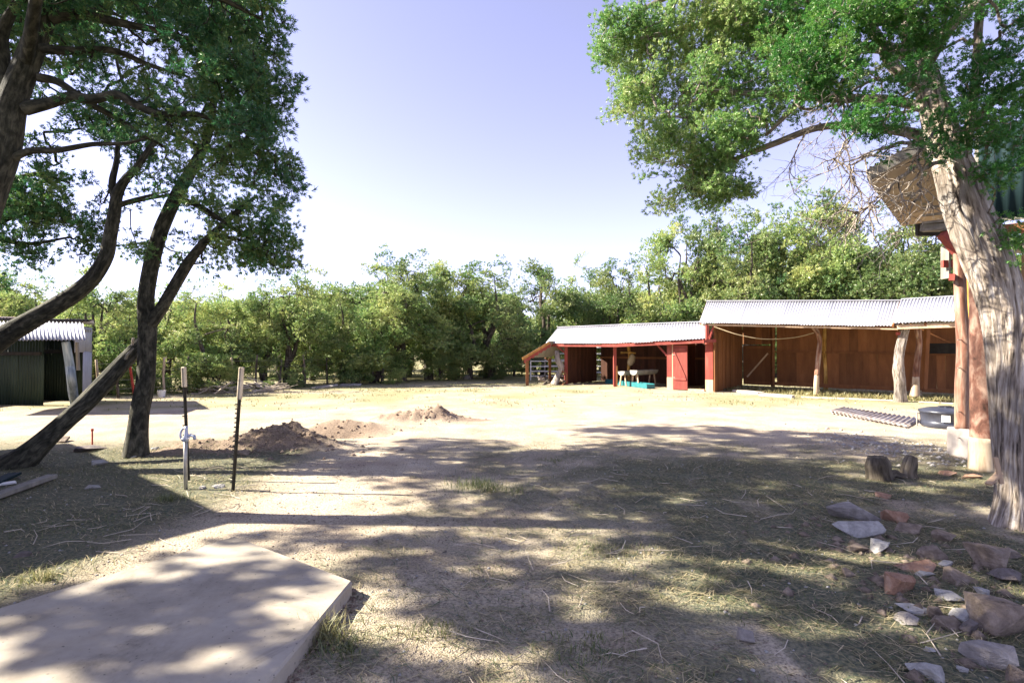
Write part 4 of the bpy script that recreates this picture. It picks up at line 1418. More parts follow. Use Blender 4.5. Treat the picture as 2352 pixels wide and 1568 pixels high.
g1 = G(433, 1104)
tpost('steel_post', 'steel post with one cream sleeve standing behind the hydrant', g1, P(422, 845, g1.y), ((.83, 1.01, 0),), 8)
g2 = G(535, 1129)
tpost('steel_post', 'steel post with two cream sleeves right of the hydrant', g2, P(555, 843, g2.y), ((.74, .90, 0), (.885, 1.0, 0)), 18)
g3 = G(310, 920)
rp = thing('red_steel_post', 'leaning red steel post behind the forked trunk', 'post', g3)
MB().beam(g3, P(298, 836, g3.y), .05, .05).build('shaft', 'red_steel', rp)
MB().beam(P(298.5, 840, g3.y), P(297.5, 832, g3.y), .065, .065).build('cap', 'red_steel', rp)
g4 = G(212, 1022)
stk = thing('red_stake', 'short red stake in the ground between the leaning trunks', 'stake', g4)
MB().tube([g4, P(212, 988, g4.y)], .012, 6).build('shaft', 'red_steel', stk)
MB().tube([P(212, 990, g4.y), P(212, 984, g4.y)], .02, 6).build('cap', 'red_steel', stk)
# barbed wire strands pegged across the ground near the posts (thin shadows in the sun)
bk_ = thing('small_bucket', 'small white bucket at the wood edge between red post and hydrant', 'bucket', G(371, 911))
b = MB().tube([G(371, 911), G(371, 911) + ZU * .22], [.10, .13], 12, False).build('wall', 'white_plastic', bk_)
MB().tube([G(371, 911) + ZU * .01, G(371, 911) + ZU * .03], [.1, .1], 12).build('bottom', 'white_plastic', bk_)

# planks and sheets at the lower left edge
a, b_ = G(-60, 1168) + ZU * .05, G(120, 1104) + ZU * .06
tag(MB().beam(a, b_, .12, .05).build('plank', 'grey_wood', origin=a, bevel=.005), 'weathered grey plank pointing from the left edge to the leaning trunks', 'plank')
a, b_ = G(-40, 1128) + ZU * .04, G(34, 1098) + ZU * .06
tag(MB().beam(a, b_, .14, .03).build('plank', 'teal_tin', origin=a), 'bluish metal strip behind the grey plank at the left edge', 'metal strip')
a, b_ = G(-30, 1122) + ZU * .03, G(36, 1112) + ZU * .03
tag(MB().beam(a, b_, .10, .02).build('white_board', 'white_plastic', origin=a), 'narrow white board lying between plank and metal strip', 'board')

# ================================================================== STUMP
stp = thing('split_stump', 'weathered split tree stump with two jagged prongs in the shade', 'stump', G(2045, 1098))
def sp(px, py, Y):
    return P(px, py, Y)
gs = G(2020, 1104)
Yq = gs.y + .1
limb('prong', 'stump_wood', stp, [P(2022, 1110, Yq), P(2018, 1085, Yq), P(2016, 1065, Yq), P(2014, 1049, Yq)], [.135, .12, .125, .10], nseg=20, amp=.5, ridge=.6, seed=71, step=.02)
limb('prong', 'stump_wood', stp, [P(2086, 1106, Yq + .1), P(2085, 1085, Yq + .1), P(2089, 1066, Yq + .1), P(2094, 1047, Yq + .1)], [.10, .075, .07, .05], nseg=16, amp=.45, ridge=.5, seed=72, step=.02)
limb('middle', 'stump_wood', stp, [P(2030, 1102, Yq), P(2050, 1088, Yq + .05), P(2062, 1092, Yq + .05), P(2084, 1100, Yq + .1)], [.07, .06, .045, .06], nseg=12, amp=.5, ridge=.4, seed=73, step=.02)

# ================================================================== NEAR TREES
# juniper on the right
jb = G(2322, 1206)
jun = thing('juniper_tree', 'leaning shaggy barked juniper with pale twisted trunk at the right', 'tree', jb)
JY = jb.y
tp = [jb + Vector((.02, 0, -.08)), P(2330, 1120, JY), P(2322, 1010, JY), P(2320, 900, JY), P(2316, 790, JY), P(2302, 700, JY + .02), P(2270, 600, JY + .05), P(2226, 500, JY + .1), P(2192, 400, JY + .15), P(2160, 300, JY + .2), P(2136, 215, JY + .3), P(2108, 125, JY + .4), P(2075, 10, JY + .5), P(2050, -140, JY + .6)]
trd = [.16, .128, .128, .134, .15, .165, .180, .184, .165, .14, .12, .10, .08, .05]
limb('trunk', 'juniper_bark', jun, tp, trd, nseg=56, step=.02, amp=.14, ridge=.22, seed=81, freq=2.2, twist=.35, flare=.25)
skj = [limb_samples(tp[8:], trd[8:])[:, :3]]
JL = [
 ([P(2120, 160, JY + .3), P(2160, 90, JY + .1), P(2215, 30, JY), P(2300, -20, JY - .1)], [.07, .06, .05, .03]),
 ([P(2125, 200, JY + .3), P(2060, 160, JY + .3), P(2000, 60, JY + .5), P(1940, -10, JY + .7)], [.07, .06, .045, .03]),
 ([P(2110, 130, JY + .4), P(2010, 110, JY + .5), P(1935, 130, JY + .6), P(1880, 190, JY + .7), P(1810, 260, JY + .8), P(1760, 310, JY + .8)], [.07, .055, .045, .04, .03, .02]),
 ([P(2140, 250, JY + .25), P(2040, 230, JY + .5), P(1900, 225, JY + .7), P(1720, 215, JY + .9), P(1600, 205, JY + 1.0)], [.06, .05, .042, .032, .02]),
 ([P(2090, 60, JY + .5), P(1950, 30, JY + .8), P(1780, 40, JY + 1.1), P(1600, 60, JY + 1.3), P(1470, 90, JY + 1.4)], [.07, .06, .05, .035, .02]),
 ([P(2170, 330, JY + .2), P(2060, 300, JY + .6), P(1900, 290, JY + 1), P(1780, 330, JY + 1.1), P(1660, 380, JY + 1.2), P(1590, 430, JY + 1.2)], [.06, .05, .04, .035, .025, .015]),
 ([P(2210, 420, JY + .1), P(2225, 300, JY), P(2243, 180, JY), P(2248, 60, JY), P(2262, -60, JY)], [.05, .042, .04, .036, .03]),
 ([P(2060, 0, JY + .5), P(1900, -80, JY + .8), P(1700, -60, JY + 1.2), P(1520, 0, JY + 1.4), P(1420, 60, JY + 1.4)], [.06, .05, .04, .03, .02]),
 ([P(2236, 300, JY), P(2290, 220, JY - .1), P(2360, 180, JY - .2)], [.04, .035, .02]),
]
for i, (p_, r_) in enumerate(JL):
    limb('limb', 'juniper_bark', jun, p_, r_, nseg=10, step=.05, amp=.15, ridge=.2, seed=90 + i)
    skj.append(limb_samples(p_, r_)[:, :3])
skj = np.vstack(skj)
# dead bare branches hanging in front of the roof
gd = np.random.default_rng(3)


def dead(parent, root_pts, r0, seed, kids=9, nm='dead_branch', mt='juniper_bark', fall=-.25):
    g = random.Random(seed)
    S = catmull([tuple(p) for p in root_pts], 22)
    b = MB()
    pth = [Vector(s) + Vector((g.gauss(0, .012), g.gauss(0, .012), g.gauss(0, .012))) for s in S]
    b.tube(pth, list(np.linspace(r0, r0 * .3, len(pth))), 6)

    def grow(p, d, L, r_, dep):
        n = 6
        q = [p]
        dd = d.copy()
        for i in range(n):
            dd = (dd + Vector((g.gauss(0, .22), g.gauss(0, .22), g.gauss(0, .2) + fall * .12))).normalized()
            q.append(q[-1] + dd * L / n)
        b.tube(q, list(np.linspace(r_, r_ * .35, n + 1)), 4)
        if dep > 0:
            for k in range(g.randint(2, 4)):
                j = g.randint(2, n)
                d2 = (dd + Vector((g.gauss(0, .7), g.gauss(0, .7), g.gauss(0, .6)))).normalized()
                grow(q[j], d2, L * g.uniform(.4, .7), r_ * .55, dep - 1)

    for k in range(kids):
        j = g.randint(4, 21)
        dd = (Vector(S[j]) - Vector(S[j - 1])).normalized() + Vector((g.gauss(0, .7), g.gauss(0, .6), g.gauss(fall, .5)))
        grow(pth[j], dd.normalized(), g.uniform(.25, .6), r0 * .4, 2)
    o = b.build(nm, mt, parent, smooth=True)
    me = o.data
    at = me.attributes.new('bc', 'FLOAT_VECTOR', 'POINT')
    co = np.zeros(len(me.vertices) * 3, dtype=np.float32)
    me.vertices.foreach_get('co', co)
    at.data.foreach_set('vector', co)
    return o


dead(jun, [P(2170, 370, JY), P(2080, 400, JY - .1), P(2010, 460, JY - .1), P(1960, 492, JY - .1)], .022, 1, 12)
dead(jun, [P(2160, 330, JY), P(2060, 330, JY - .2), P(1960, 380, JY - .1), P(1975, 450, JY)], .02, 2, 12)
dead(jun, [P(1885, 280, JY + .6), P(1840, 320, JY + .6), P(1815, 398, JY + .6)], .013, 3, 6)
dead(jun, [P(2110, 250, JY + .1), P(2000, 280, JY), P(1940, 330, JY), P(1900, 390, JY)], .018, 4, 12)
dead(jun, [P(2150, 300, JY), P(2110, 360, JY - .15), P(2115, 430, JY - .15), P(2090, 480, JY - .1)], .016, 5, 12)
dead(jun, [P(2080, 180, JY + .1), P(1990, 190, JY), P(1930, 240, JY), P(1880, 250, JY + .1)], .02, 6, 12)
# loose bark strips and broken stub at the trunk foot
stub = MB().beam(P(2296, 1085, JY - .12), P(2270, 1112, JY - .2), .05, .02).beam(P(2286, 1050, JY - .14), P(2300, 1110, JY - .15), .03, .03)
stub.build('bark_strip', 'bare_wood', jun)

jl = [
 lobe(1810, 170, 5.6, 70, 50, deep=.4), lobe(1885, 255, 5.3, 55, 36, deep=.3, wt=.8), lobe(1780, 110, 5.8, 70, 50, deep=.4), lobe(1528, 470, 6.0, 40, 26, deep=.25, wt=1.3), lobe(1385, 110, 6.3, 34, 50, deep=.3, wt=1),
 lobe(1445, 85, 6.4, 72, 66, wt=1.1, deep=.5), lobe(1400, 60, 6.4, 38, 26, deep=.3), lobe(1560, 75, 6.3, 100, 66, deep=.7, wt=1), lobe(1490, 190, 6.2, 84, 70, deep=.6),
 lobe(1425, 250, 6.2, 40, 36, deep=.3), lobe(1620, 210, 6.1, 100, 80, deep=.7), lobe(1540, 320, 6.1, 88, 70, deep=.6), lobe(1500, 380, 6.1, 50, 36, deep=.4),
 lobe(1660, 330, 6.0, 100, 66, deep=.6), lobe(1640, 425, 6.1, 85, 48, deep=.5, wt=1.5), lobe(1590, 400, 6.1, 70, 50, deep=.4, wt=1.3), lobe(1525, 460, 6.1, 32, 22, deep=.2, wt=.8), lobe(1735, 150, 6.0, 80, 80, deep=.6),
 lobe(1750, 270, 5.9, 60, 55, deep=.5, wt=.7), lobe(1690, 60, 6.0, 90, 60, deep=.6), lobe(1830, 60, 5.7, 90, 60, deep=.6), lobe(1850, 220, 5.7, 70, 45, deep=.5, wt=.6),
 lobe(1700, -40, 6, 200, 50, deep=.9), lobe(1950, 170, 5.4, 70, 50, deep=.4, wt=.6), lobe(1700, 440, 6.0, 40, 20, deep=.3, wt=.7)]
crown(jun, skj, jl, 201, 'juniper_leaf', 'juniper_bark', tuft_n=13, per=15, Lr=(.016, .036), Wr=(.007, .014), clump_r=.12, spacing=.135, gap=.385, gap_scale=2.2, r_unit=.0026, up=.25)
jd = [
 lobe(2180, 285, 4.5, 50, 40, deep=.3, wt=1.3), lobe(2100, 335, 4.5, 60, 30, deep=.3, wt=.8), lobe(2290, 410, 4.5, 60, 40, deep=.3, wt=1.0), lobe(2230, 170, 4.5, 60, 60, deep=.3, wt=1.1),
 lobe(2245, 300, 4.5, 50, 60, deep=.3, wt=1.3), lobe(2310, 330, 4.5, 50, 50, deep=.3, wt=1.1), lobe(2150, 60, 4.5, 70, 70, deep=.4, wt=1.2), lobe(1900, 190, 4.7, 80, 60, deep=.4, wt=1.2),
 lobe(1870, 120, 4.6, 95, 70, deep=.45, wt=1.3), lobe(1960, 60, 4.6, 120, 60, deep=.5, wt=1.3), lobe(2080, 60, 4.5, 110, 60, deep=.5, wt=1.26), lobe(1985, 265, 4.5, 90, 45, deep=.35, wt=1.26),
 lobe(2100, 190, 4.5, 70, 60, deep=.35, wt=1.12), lobe(2065, 280, 4.5, 60, 36, deep=.3, wt=0.98), lobe(2185, 345, 4.5, 45, 36, deep=.25), lobe(2290, 230, 4.7, 80, 110, deep=.5, wt=1.12),
 lobe(2330, 60, 4.6, 70, 60, deep=.5, wt=1), lobe(2310, 120, 4.5, 50, 50, deep=.4), lobe(2200, -40, 4.6, 220, 50, deep=.8, wt=1.2), lobe(1900, -60, 4.8, 200, 50, deep=.8, wt=1.2),
 lobe(2335, 380, 4.4, 36, 36, deep=.3, wt=1.12), lobe(2335, 540, 4.6, 40, 60, deep=.4, wt=0.98)]
g_ = crown_build(skj, jd, 202, tuft_n=14, per=18, Lr=(.013, .032), Wr=(.005, .010), clump_r=.105, spacing=.14, gap=.38, gap_scale=2.6, r_unit=.0022, up=.1)
o = npmesh('twigs', g_[0], g_[1], 'juniper_bark', jun, None, {'bc': ('FLOAT_VECTOR', g_[2])}, smooth=True)
o['kind'] = 'stuff'
o = npmesh('near_foliage', g_[3], g_[4], 'juniper_shade_leaf', jun, None, {'tint': ('FLOAT', g_[5])})

# pinyon at far left (trunk D)
pb = Vector((-5.75, 5.3, 0))
pin = thing('pinyon_tree', 'big dark pinyon at the upper left whose limbs reach over the yard', 'tree', pb)
DY = 5.3
tp = [pb - ZU * .05, Vector((-5.72, 5.25, .9)), P(-60, 560, DY), P(-25, 440, DY), P(8, 345, DY), P(30, 235, DY), P(70, 125, DY), P(106, 25, DY), P(140, -100, DY), P(200, -330, DY + .1)]
trd = [.22, .16, .15, .14, .132, .122, .105, .092, .08, .05]
limb('trunk', 'pinyon_bark', pin, tp, trd, nseg=28, step=.035, amp=.12, ridge=.12, seed=301, flare=.4)
skd = [limb_samples(tp[3:], trd[3:])[:, :3]]
z7 = lambda x, y, Y: P(x * .4451, y * .4451, Y)
DL = [
 ([z7(60, 560, DY), z7(20, 350, DY), z7(10, 180, DY), z7(80, 30, DY), z7(160, -120, DY)], [.09, .085, .07, .05, .03]),
 ([z7(130, 560, DY), z7(250, 535, DY), z7(370, 500, DY - .1), z7(480, 515, DY - .1), z7(600, 490, DY - .1), z7(700, 540, DY - .1), z7(820, 590, DY - .1), z7(1000, 590, DY), z7(1150, 640, DY)], [.085, .065, .06, .055, .05, .05, .042, .03, .015]),
 ([z7(200, 245, DY), z7(350, 262, DY), z7(580, 262, DY), z7(780, 340, DY), z7(980, 400, DY + .1)], [.06, .05, .04, .028, .015]),
 ([z7(190, 400, DY), z7(300, 425, DY + .1), z7(450, 525, DY + .1), z7(580, 600, DY + .2), z7(720, 685, DY + .2), z7(850, 760, DY + .3)], [.055, .045, .04, .035, .028, .015]),
 ([z7(20, 840, DY), z7(150, 780, DY), z7(300, 775, DY), z7(480, 745, DY + .1), z7(650, 740, DY + .1), z7(800, 700, DY + .2)], [.05, .042, .036, .03, .022, .012]),
 ([z7(270, 100, DY), z7(400, 75, DY), z7(620, 120, DY - .1), z7(900, 180, DY - .1), z7(1150, 260, DY)], [.06, .055, .045, .03, .015]),
 ([z7(290, -20, DY), z7(500, -60, DY - .3), z7(800, -80, DY - .5), z7(1100, -20, DY - .4), z7(1350, 100, DY - .2)], [.06, .055, .045, .035, .015]),
 ([P(140, -100, DY), P(220, -260, DY - 1), P(360, -420, DY - 2), P(500, -600, DY - 2.6)], [.07, .06, .045, .02]),
 ([P(60, 150, DY), P(100, -150, DY - 1.2), P(100, -600, DY - 2.4)], [.07, .05, .02]),
]
DL = [(p_, [q * .82 for q in r_]) for p_, r_ in DL]
for i, (p_, r_) in enumerate(DL):
    limb('limb', 'pinyon_bark', pin, p_, r_, nseg=10, step=.05, amp=.18, ridge=.1, seed=310 + i)
    skd.append(limb_samples(p_, r_)[:, :3])
skd = np.vstack(skd)
dl = [
 lobe(560, 60, 5.2, 95, 80, deep=.8, wt=1.3), lobe(600, 200, 5.2, 85, 80, deep=.7, wt=1.4), lobe(470, 130, 5.2, 90, 80, deep=.7, wt=1.2), lobe(500, 260, 5.2, 90, 60, deep=.7, wt=1.3),
 lobe(610, 330, 5.3, 82, 72, deep=.7, wt=1.4), lobe(655, 400, 5.3, 50, 44, deep=.4, wt=1.3), lobe(640, 290, 5.3, 56, 50, deep=.4, wt=1.2), lobe(520, 370, 5.4, 90, 60, deep=.6, wt=1.1),
 lobe(420, 330, 5.4, 80, 50, deep=.5, wt=.7), lobe(340, 60, 5.3, 90, 60, deep=.7, wt=.8), lobe(330, 180, 5.3, 70, 50, deep=.5, wt=0.90), lobe(180, 50, 5.4, 120, 60, deep=.7, wt=0.81),
 lobe(220, 160, 5.4, 100, 50, deep=.6, wt=0.63), lobe(610, 20, 5.1, 50, 40, deep=.5, wt=1.1), lobe(450, -60, 5.0, 230, 80, deep=1.0, wt=.4),
 lobe(280, 280, 5.5, 110, 50, deep=.5, wt=0.63), lobe(90, 290, 5.6, 60, 50, deep=.5, wt=0.54), lobe(610, 440, 5.5, 60, 34, deep=.4, wt=1), lobe(420, 430, 5.6, 60, 40, deep=.4, wt=0.72)]
crown(pin, skd, dl, 303, 'pinyon_leaf', 'pinyon_bark', tuft_n=9, per=15, Lr=(.028, .055), Wr=(.007, .012), clump_r=.125, spacing=.158, gap=.435, gap_scale=2.3, r_unit=.0030, up=.25)
# unseen crown above and towards the camera, lobes placed to cast dapples, coarser
dl2 = [((-8.3, 3.1, 6.0), (1.3, 1.1, .6), 1.00), ((-7.0, 4.4, 6.3), (1.2, .9, .6), 0.75), ((-6.4, 2.9, 5.9), (1.2, .9, .6), 0.85), ((-9.2, 3.9, 6.6), (1.2, .9, .6), 0.90),
       ((-5.5, 4.6, 6.6), (1.8, 1.3, .7), 0.65), ((-7.2, 3.0, 6.8), (1.4, 1.1, .7), 0.65), ((-7.8, 5.3, 7.2), (1.3, .8, .6), 0.65), ((-8.6, 2.4, 6.5), (1.2, .8, .6), 1.00),
       ((-4.4, 3.0, 6.0), (1.9, 1.2, .8), 0.70), ((-3.2, 2.4, 5.4), (1.3, .9, .6), 0.80), ((-3.6, 4.2, 6.4), (1.7, 1.2, .6), 0.80), ((-2.6, 3.2, 5.8), (1.4, 1.1, .6), 0.90),
       ((-3.8, 6.3, 7.0), (1.5, .9, .6), 0.70), ((-3.9, 5.4, 6.6), (1.4, .8, .6), 0.70), ((-6.4, 6.2, 7.4), (1.8, .8, .5), 0.80), ((-9.3, 6.3, 6.9), (1.2, .7, .5), 0.80), ((-8.0, 6.4, 6.9), (1.3, .6, .5), 0.90), ((-9.9, 4.7, 6.9), (.9, .6, .4), 0.70)]
g_ = crown_build(skd, dl2, 304, tuft_n=8, per=6, Lr=(.055, .10), Wr=(.035, .055), clump_r=.115, spacing=.225, gap=.40, r_unit=.004, leafy_max=80, layered=True)
o = npmesh('twigs', g_[0], g_[1], 'pinyon_bark', pin, None, {'bc': ('FLOAT_VECTOR', g_[2])})
o['kind'] = 'stuff'
npmesh('shade_crown', g_[3], g_[4], 'pinyon_leaf', pin, None, {'tint': ('FLOAT', g_[5])})

# forked trunk B
bb = G(312, 1046)
BY = bb.y
fk = thing('forked_tree', 'dark forked pine standing upright left of the hydrant', 'tree', bb)
tp = [bb - ZU * .05, P(319, 960, BY), P(330, 900, BY), P(336, 850, BY), P(338, 760, BY), P(335, 690, BY), P(345, 620, BY), P(366, 540, BY), P(386, 490, BY), P(410, 440, BY), P(440, 390, BY), P(480, 300, BY + .2), P(500, 150, BY + .3), P(520, -20, BY + .3)]
trd = [.15, .128, .125, .12, .125, .11, .105, .10, .095, .09, .08, .06, .05, .03]
limb('trunk', 'pinyon_bark', fk, tp, trd, nseg=26, step=.04, amp=.13, ridge=.1, seed=401, flare=.25)
f2_ = [P(340, 752, BY), P(372, 705, BY), P(402, 655, BY), P(432, 605, BY), P(462, 565, BY), P(492, 535, BY), P(540, 490, BY), P(590, 450, BY)]
r2_ = [.10, .085, .08, .075, .065, .055, .04, .025]
limb('limb', 'pinyon_bark', fk, f2_, r2_, nseg=16, step=.05, amp=.15, seed=402)
skb = [limb_samples(tp[8:], trd[8:])[:, :3], limb_samples(f2_[4:], r2_[4:])[:, :3]]
BL = [
 ([P(418, 460, BY), P(455, 472, BY), P(500, 500, BY), P(560, 540, BY + .1), P(620, 570, BY)], [.05, .045, .035, .025, .012]),
 ([P(410, 445, BY), P(350, 455, BY), P(290, 470, BY), P(270, 480, BY)], [.03, .022, .018, .012]),
 ([P(480, 545, BY), P(520, 545, BY - .1), P(580, 560, BY - .1), P(640, 590, BY - .1)], [.035, .03, .02, .01]),
 ([P(460, 340, BY), P(380, 300, BY), P(300, 280, BY)], [.04, .03, .015]),
 ([P(480, 300, BY), P(560, 260, BY), P(640, 240, BY)], [.04, .03, .015])]
for i, (p_, r_) in enumerate(BL):
    limb('limb', 'pinyon_bark', fk, p_, r_, nseg=9, step=.07, amp=.18, seed=410 + i)
    skb.append(limb_samples(p_, r_)[:, :3])
skb = np.vstack(skb)
bl = [lobe(560, 545, 8.2, 90, 50, deep=.6, wt=1.4), lobe(635, 540, 8.2, 55, 46, deep=.5, wt=1.3), lobe(610, 600, 8.2, 70, 34, deep=.5, wt=1.3), lobe(310, 570, 8.7, 46, 30, deep=.4, wt=.8), lobe(470, 560, 8.4, 60, 46, deep=.5, wt=.7), lobe(630, 590, 8.2, 56, 30, deep=.5, wt=1.1), lobe(500, 480, 8.3, 80, 44, deep=.7, wt=1), lobe(600, 480, 8.3, 60, 40, deep=.6, wt=1.2),
      lobe(660, 610, 8.2, 40, 16, deep=.3, wt=1), lobe(390, 580, 8.6, 60, 40, deep=.5, wt=.35), lobe(470, 600, 8.3, 60, 36, deep=.5, wt=.5), lobe(560, 605, 8.3, 50, 22, deep=.4, wt=.8),
      lobe(560, 330, 8.6, 110, 100, deep=.9, wt=.45), lobe(450, 360, 8.6, 110, 80, deep=.8, wt=.3), lobe(540, 150, 8.8, 110, 110, deep=.9, wt=.4), lobe(500, -60, 8.8, 150, 100, deep=.9, wt=.4)]
bl2 = [((-12.4, 8.7, 7.2), (1.2, .9, .5), .75), ((-13.5, 9.3, 7.3), (1.0, .8, .5), .6), ((-11.6, 9.6, 7.6), (1.2, .7, .5), .7), ((-10.7, 5.0, 6.7), (.9, .5, .4), .7), ((-11.6, 4.7, 6.9), (.7, .4, .4), .6), ((-8.5, 8.9, 7.8), (1.6, 1.2, .6), 0.81), ((-6.0, 9.8, 8.3), (1.7, 1.2, .7), 0.81), ((-9.8, 8.0, 7.2), (1.1, 1.1, .5), 0.88), ((-11.0, 8.9, 7.4), (1.0, .9, .5), 0.81), ((-10.9, 7.5, 7.3), (.9, .8, .5), 0.74),
       ((-5.5, 7.6, 7.7), (1.4, 1.0, .6), 0.47), ((-7.3, 10.2, 8.8), (1.6, 1.1, .7), 0.81), ((-9.8, 11.2, 9.3), (1.8, 1.0, .7), 0.81), ((-7.4, 7.4, 7.4), (1.3, 1.0, .6), 0.54), ((-10.2, 5.3, 6.9), (.9, .6, .4), 0.68)]
g_ = crown_build(skb, bl2, 404, tuft_n=8, per=6, Lr=(.055, .11), Wr=(.035, .055), clump_r=.125, spacing=.24, gap=.385, r_unit=.004, leafy_max=80, layered=True)  # unseen lobes added where their shade falls on the yard
o = npmesh('twigs', g_[0], g_[1], 'pinyon_bark', fk, None, {'bc': ('FLOAT_VECTOR', g_[2])})
o['kind'] = 'stuff'
npmesh('shade_crown', g_[3], g_[4], 'pinyon_leaf', fk, None, {'tint': ('FLOAT', g_[5])})
crown(fk, skb, bl, 403, 'pinyon_leaf', 'pinyon_bark', tuft_n=9, per=12, Lr=(.035, .07), Wr=(.011, .019), clump_r=.16, spacing=.205, gap=.37, gap_scale=2.2, r_unit=.0035, leafy_max=90)

# curved trunk C
CY = 7.1
cbp = P(-110, 1000, CY)
cb_ = thing('curved_tree', 'slender pine whose bare trunk sweeps in from the left edge and turns up', 'tree', (cbp.x, CY, 0))
tp = [Vector((cbp.x - .2, CY, -.05)), P(-105, 900, CY), P(-60, 830, CY), P(0, 778, CY), P(60, 742, CY), P(120, 708, CY), P(175, 672, CY), P(215, 635, CY), P(243, 588, CY), P(252, 545, CY), P(262, 490, CY), P(270, 445, CY), P(290, 410, CY), P(312, 388, CY), P(345, 340, CY), P(400, 270, CY + .2)]
trd = [.16, .15, .145, .14, .125, .11, .10, .092, .085, .08, .072, .062, .05, .045, .035, .02]
limb('trunk', 'pinyon_bark', cb_, tp, trd, nseg=24, step=.04, amp=.14, ridge=.12, seed=501)
skc = [limb_samples(tp[10:], trd[10:])[:, :3]]
CL = [
 ([P(266, 462, CY), P(258, 420, CY), P(268, 370, CY), P(272, 320, CY), P(285, 270, CY)], [.055, .045, .035, .025, .012]),
 ([P(268, 470, CY), P(320, 455, CY), P(390, 438, CY)], [.025, .02, .012]),
 ([P(255, 430, CY), P(235, 470, CY), P(228, 448, CY)], [.012, .009, .006]),
 ([P(-105, 900, CY), P(-120, 700, CY + .2), P(-60, 560, CY + .4), P(20, 500, CY + .5), P(110, 480, CY + .5)], [.10, .08, .06, .04, .02]),
 ([P(-60, 560, CY + .4), P(0, 440, CY + .5), P(80, 400, CY + .6), P(160, 420, CY + .6)], [.06, .05, .03, .015]),
 ([P(-40, 540, CY + .4), P(60, 560, CY + .6), P(160, 545, CY + .6)], [.04, .03, .015])]
for i, (p_, r_) in enumerate(CL):
    limb('limb', 'pinyon_bark', cb_, p_, r_, nseg=9, step=.06, amp=.18, seed=510 + i)
    skc.append(limb_samples(p_, r_)[:, :3])
skc = np.vstack(skc)
cl_ = [lobe(120, 330, 7.6, 90, 36, deep=.5, wt=.5), lobe(205, 500, 7.6, 50, 40, deep=.4, wt=.5), lobe(210, 570, 7.6, 44, 26, deep=.4, wt=.7), lobe(20, 640, 7.6, 60, 22, deep=.4, wt=.6), lobe(120, 590, 7.7, 60, 26, deep=.4, wt=.6), lobe(20, 590, 7.7, 60, 30, deep=.5, wt=.8), lobe(240, 460, 7.4, 40, 40, deep=.4, wt=.3), lobe(330, 480, 7.4, 50, 50, deep=.5, wt=.25), lobe(240, 420, 7.4, 50, 30, deep=.4, wt=.5), lobe(60, 470, 7.6, 110, 56, deep=.7, wt=1.95), lobe(150, 520, 7.6, 85, 46, deep=.6, wt=1.95), lobe(40, 560, 7.7, 70, 36, deep=.6, wt=1.42), lobe(180, 565, 7.6, 50, 26, deep=.4, wt=1.42),
       lobe(90, 400, 7.6, 100, 40, deep=.6, wt=1.71), lobe(280, 300, 7.4, 90, 60, deep=.7, wt=1.42), lobe(200, 240, 7.4, 120, 60, deep=.8, wt=0.99), lobe(370, 400, 7.3, 60, 40, deep=.5, wt=0.99),
       lobe(380, 250, 7.4, 80, 60, deep=.7, wt=1.42), lobe(340, 560, 7.6, 50, 36, deep=.4, wt=0.85), lobe(120, 100, 7.5, 200, 120, deep=.8, wt=0.99), lobe(20, -80, 7.5, 300, 100, deep=.9, wt=1.71)]
crown(cb_, skc, cl_, 503, 'pinyon_leaf', 'pinyon_bark', tuft_n=9, per=12, Lr=(.032, .065), Wr=(.010, .017), clump_r=.145, spacing=.20, gap=.40, gap_scale=2.4, r_unit=.0032, leafy_max=90)

# leaning bare trunk A
ab = G(38, 1072)
la = thing('leaning_trunk', 'bare dead trunk leaning from lower left up against the forked pine', 'tree trunk', ab)
limb('trunk', 'pinyon_bark', la, [ab + Vector((-.15, 0, -.1)), P(70, 1040, 7.35), P(125, 990, 7.5), P(190, 932, 7.7), P(240, 880, 7.9), P(285, 830, 8.1), P(318, 795, 8.3), P(332, 778, 8.45)], [.20, .155, .125, .12, .115, .11, .10, .08], nseg=30, step=.03, amp=.22, ridge=.2, seed=601, flare=.3)
MB().beam(P(303, 796, 8.2), P(306, 776, 8.15), .03, .03).build('broken_stub', 'pale_branch', la)
MB().tube([P(285, 835, 8.1), P(292, 815, 8.0), P(307, 800, 7.95)], [.03, .02, .01], 6).build('broken_stub', 'grey_wood', la)

# trees out of frame to the left whose shade falls on the slab
def shade_tree(loc, lobes_, seed, label):
    th = thing('pinyon_tree', label, 'tree', loc)
    L0 = Vector(loc)
    cs = np.mean([np.array(l[0]) for l in lobes_], 0)
    top = Vector(cs) + ZU * .6
    tp_ = [L0 - ZU * .05, L0 + Vector((.1, .05, 1.5)), L0.lerp(top, .55) + Vector((.2, 0, 0)), top]
    limb('trunk', 'pinyon_bark', th, tp_, [.2, .16, .11, .05], nseg=14, step=.1, seed=seed)
    sk_ = [limb_samples(tp_[1:], [.1, .1, .05], .15)[:, :3]]
    for l in lobes_:
        c_ = Vector(l[0])
        s_ = tp_[2]
        q_ = [s_, s_.lerp(c_, .5) + ZU * .3, c_]
        limb('limb', 'pinyon_bark', th, q_, [.08, .05, .02], nseg=8, step=.12, seed=seed + 1)
        sk_.append(limb_samples(q_, [.1, .1, .1], .15)[:, :3])
    crown(th, np.vstack(sk_), lobes_, seed, 'pinyon_leaf', 'pinyon_bark', tuft_n=8, per=6, Lr=(.055, .11), Wr=(.035, .06), clump_r=.12, spacing=.235, gap=.49, r_unit=.005, leafy_max=80, layered=True)


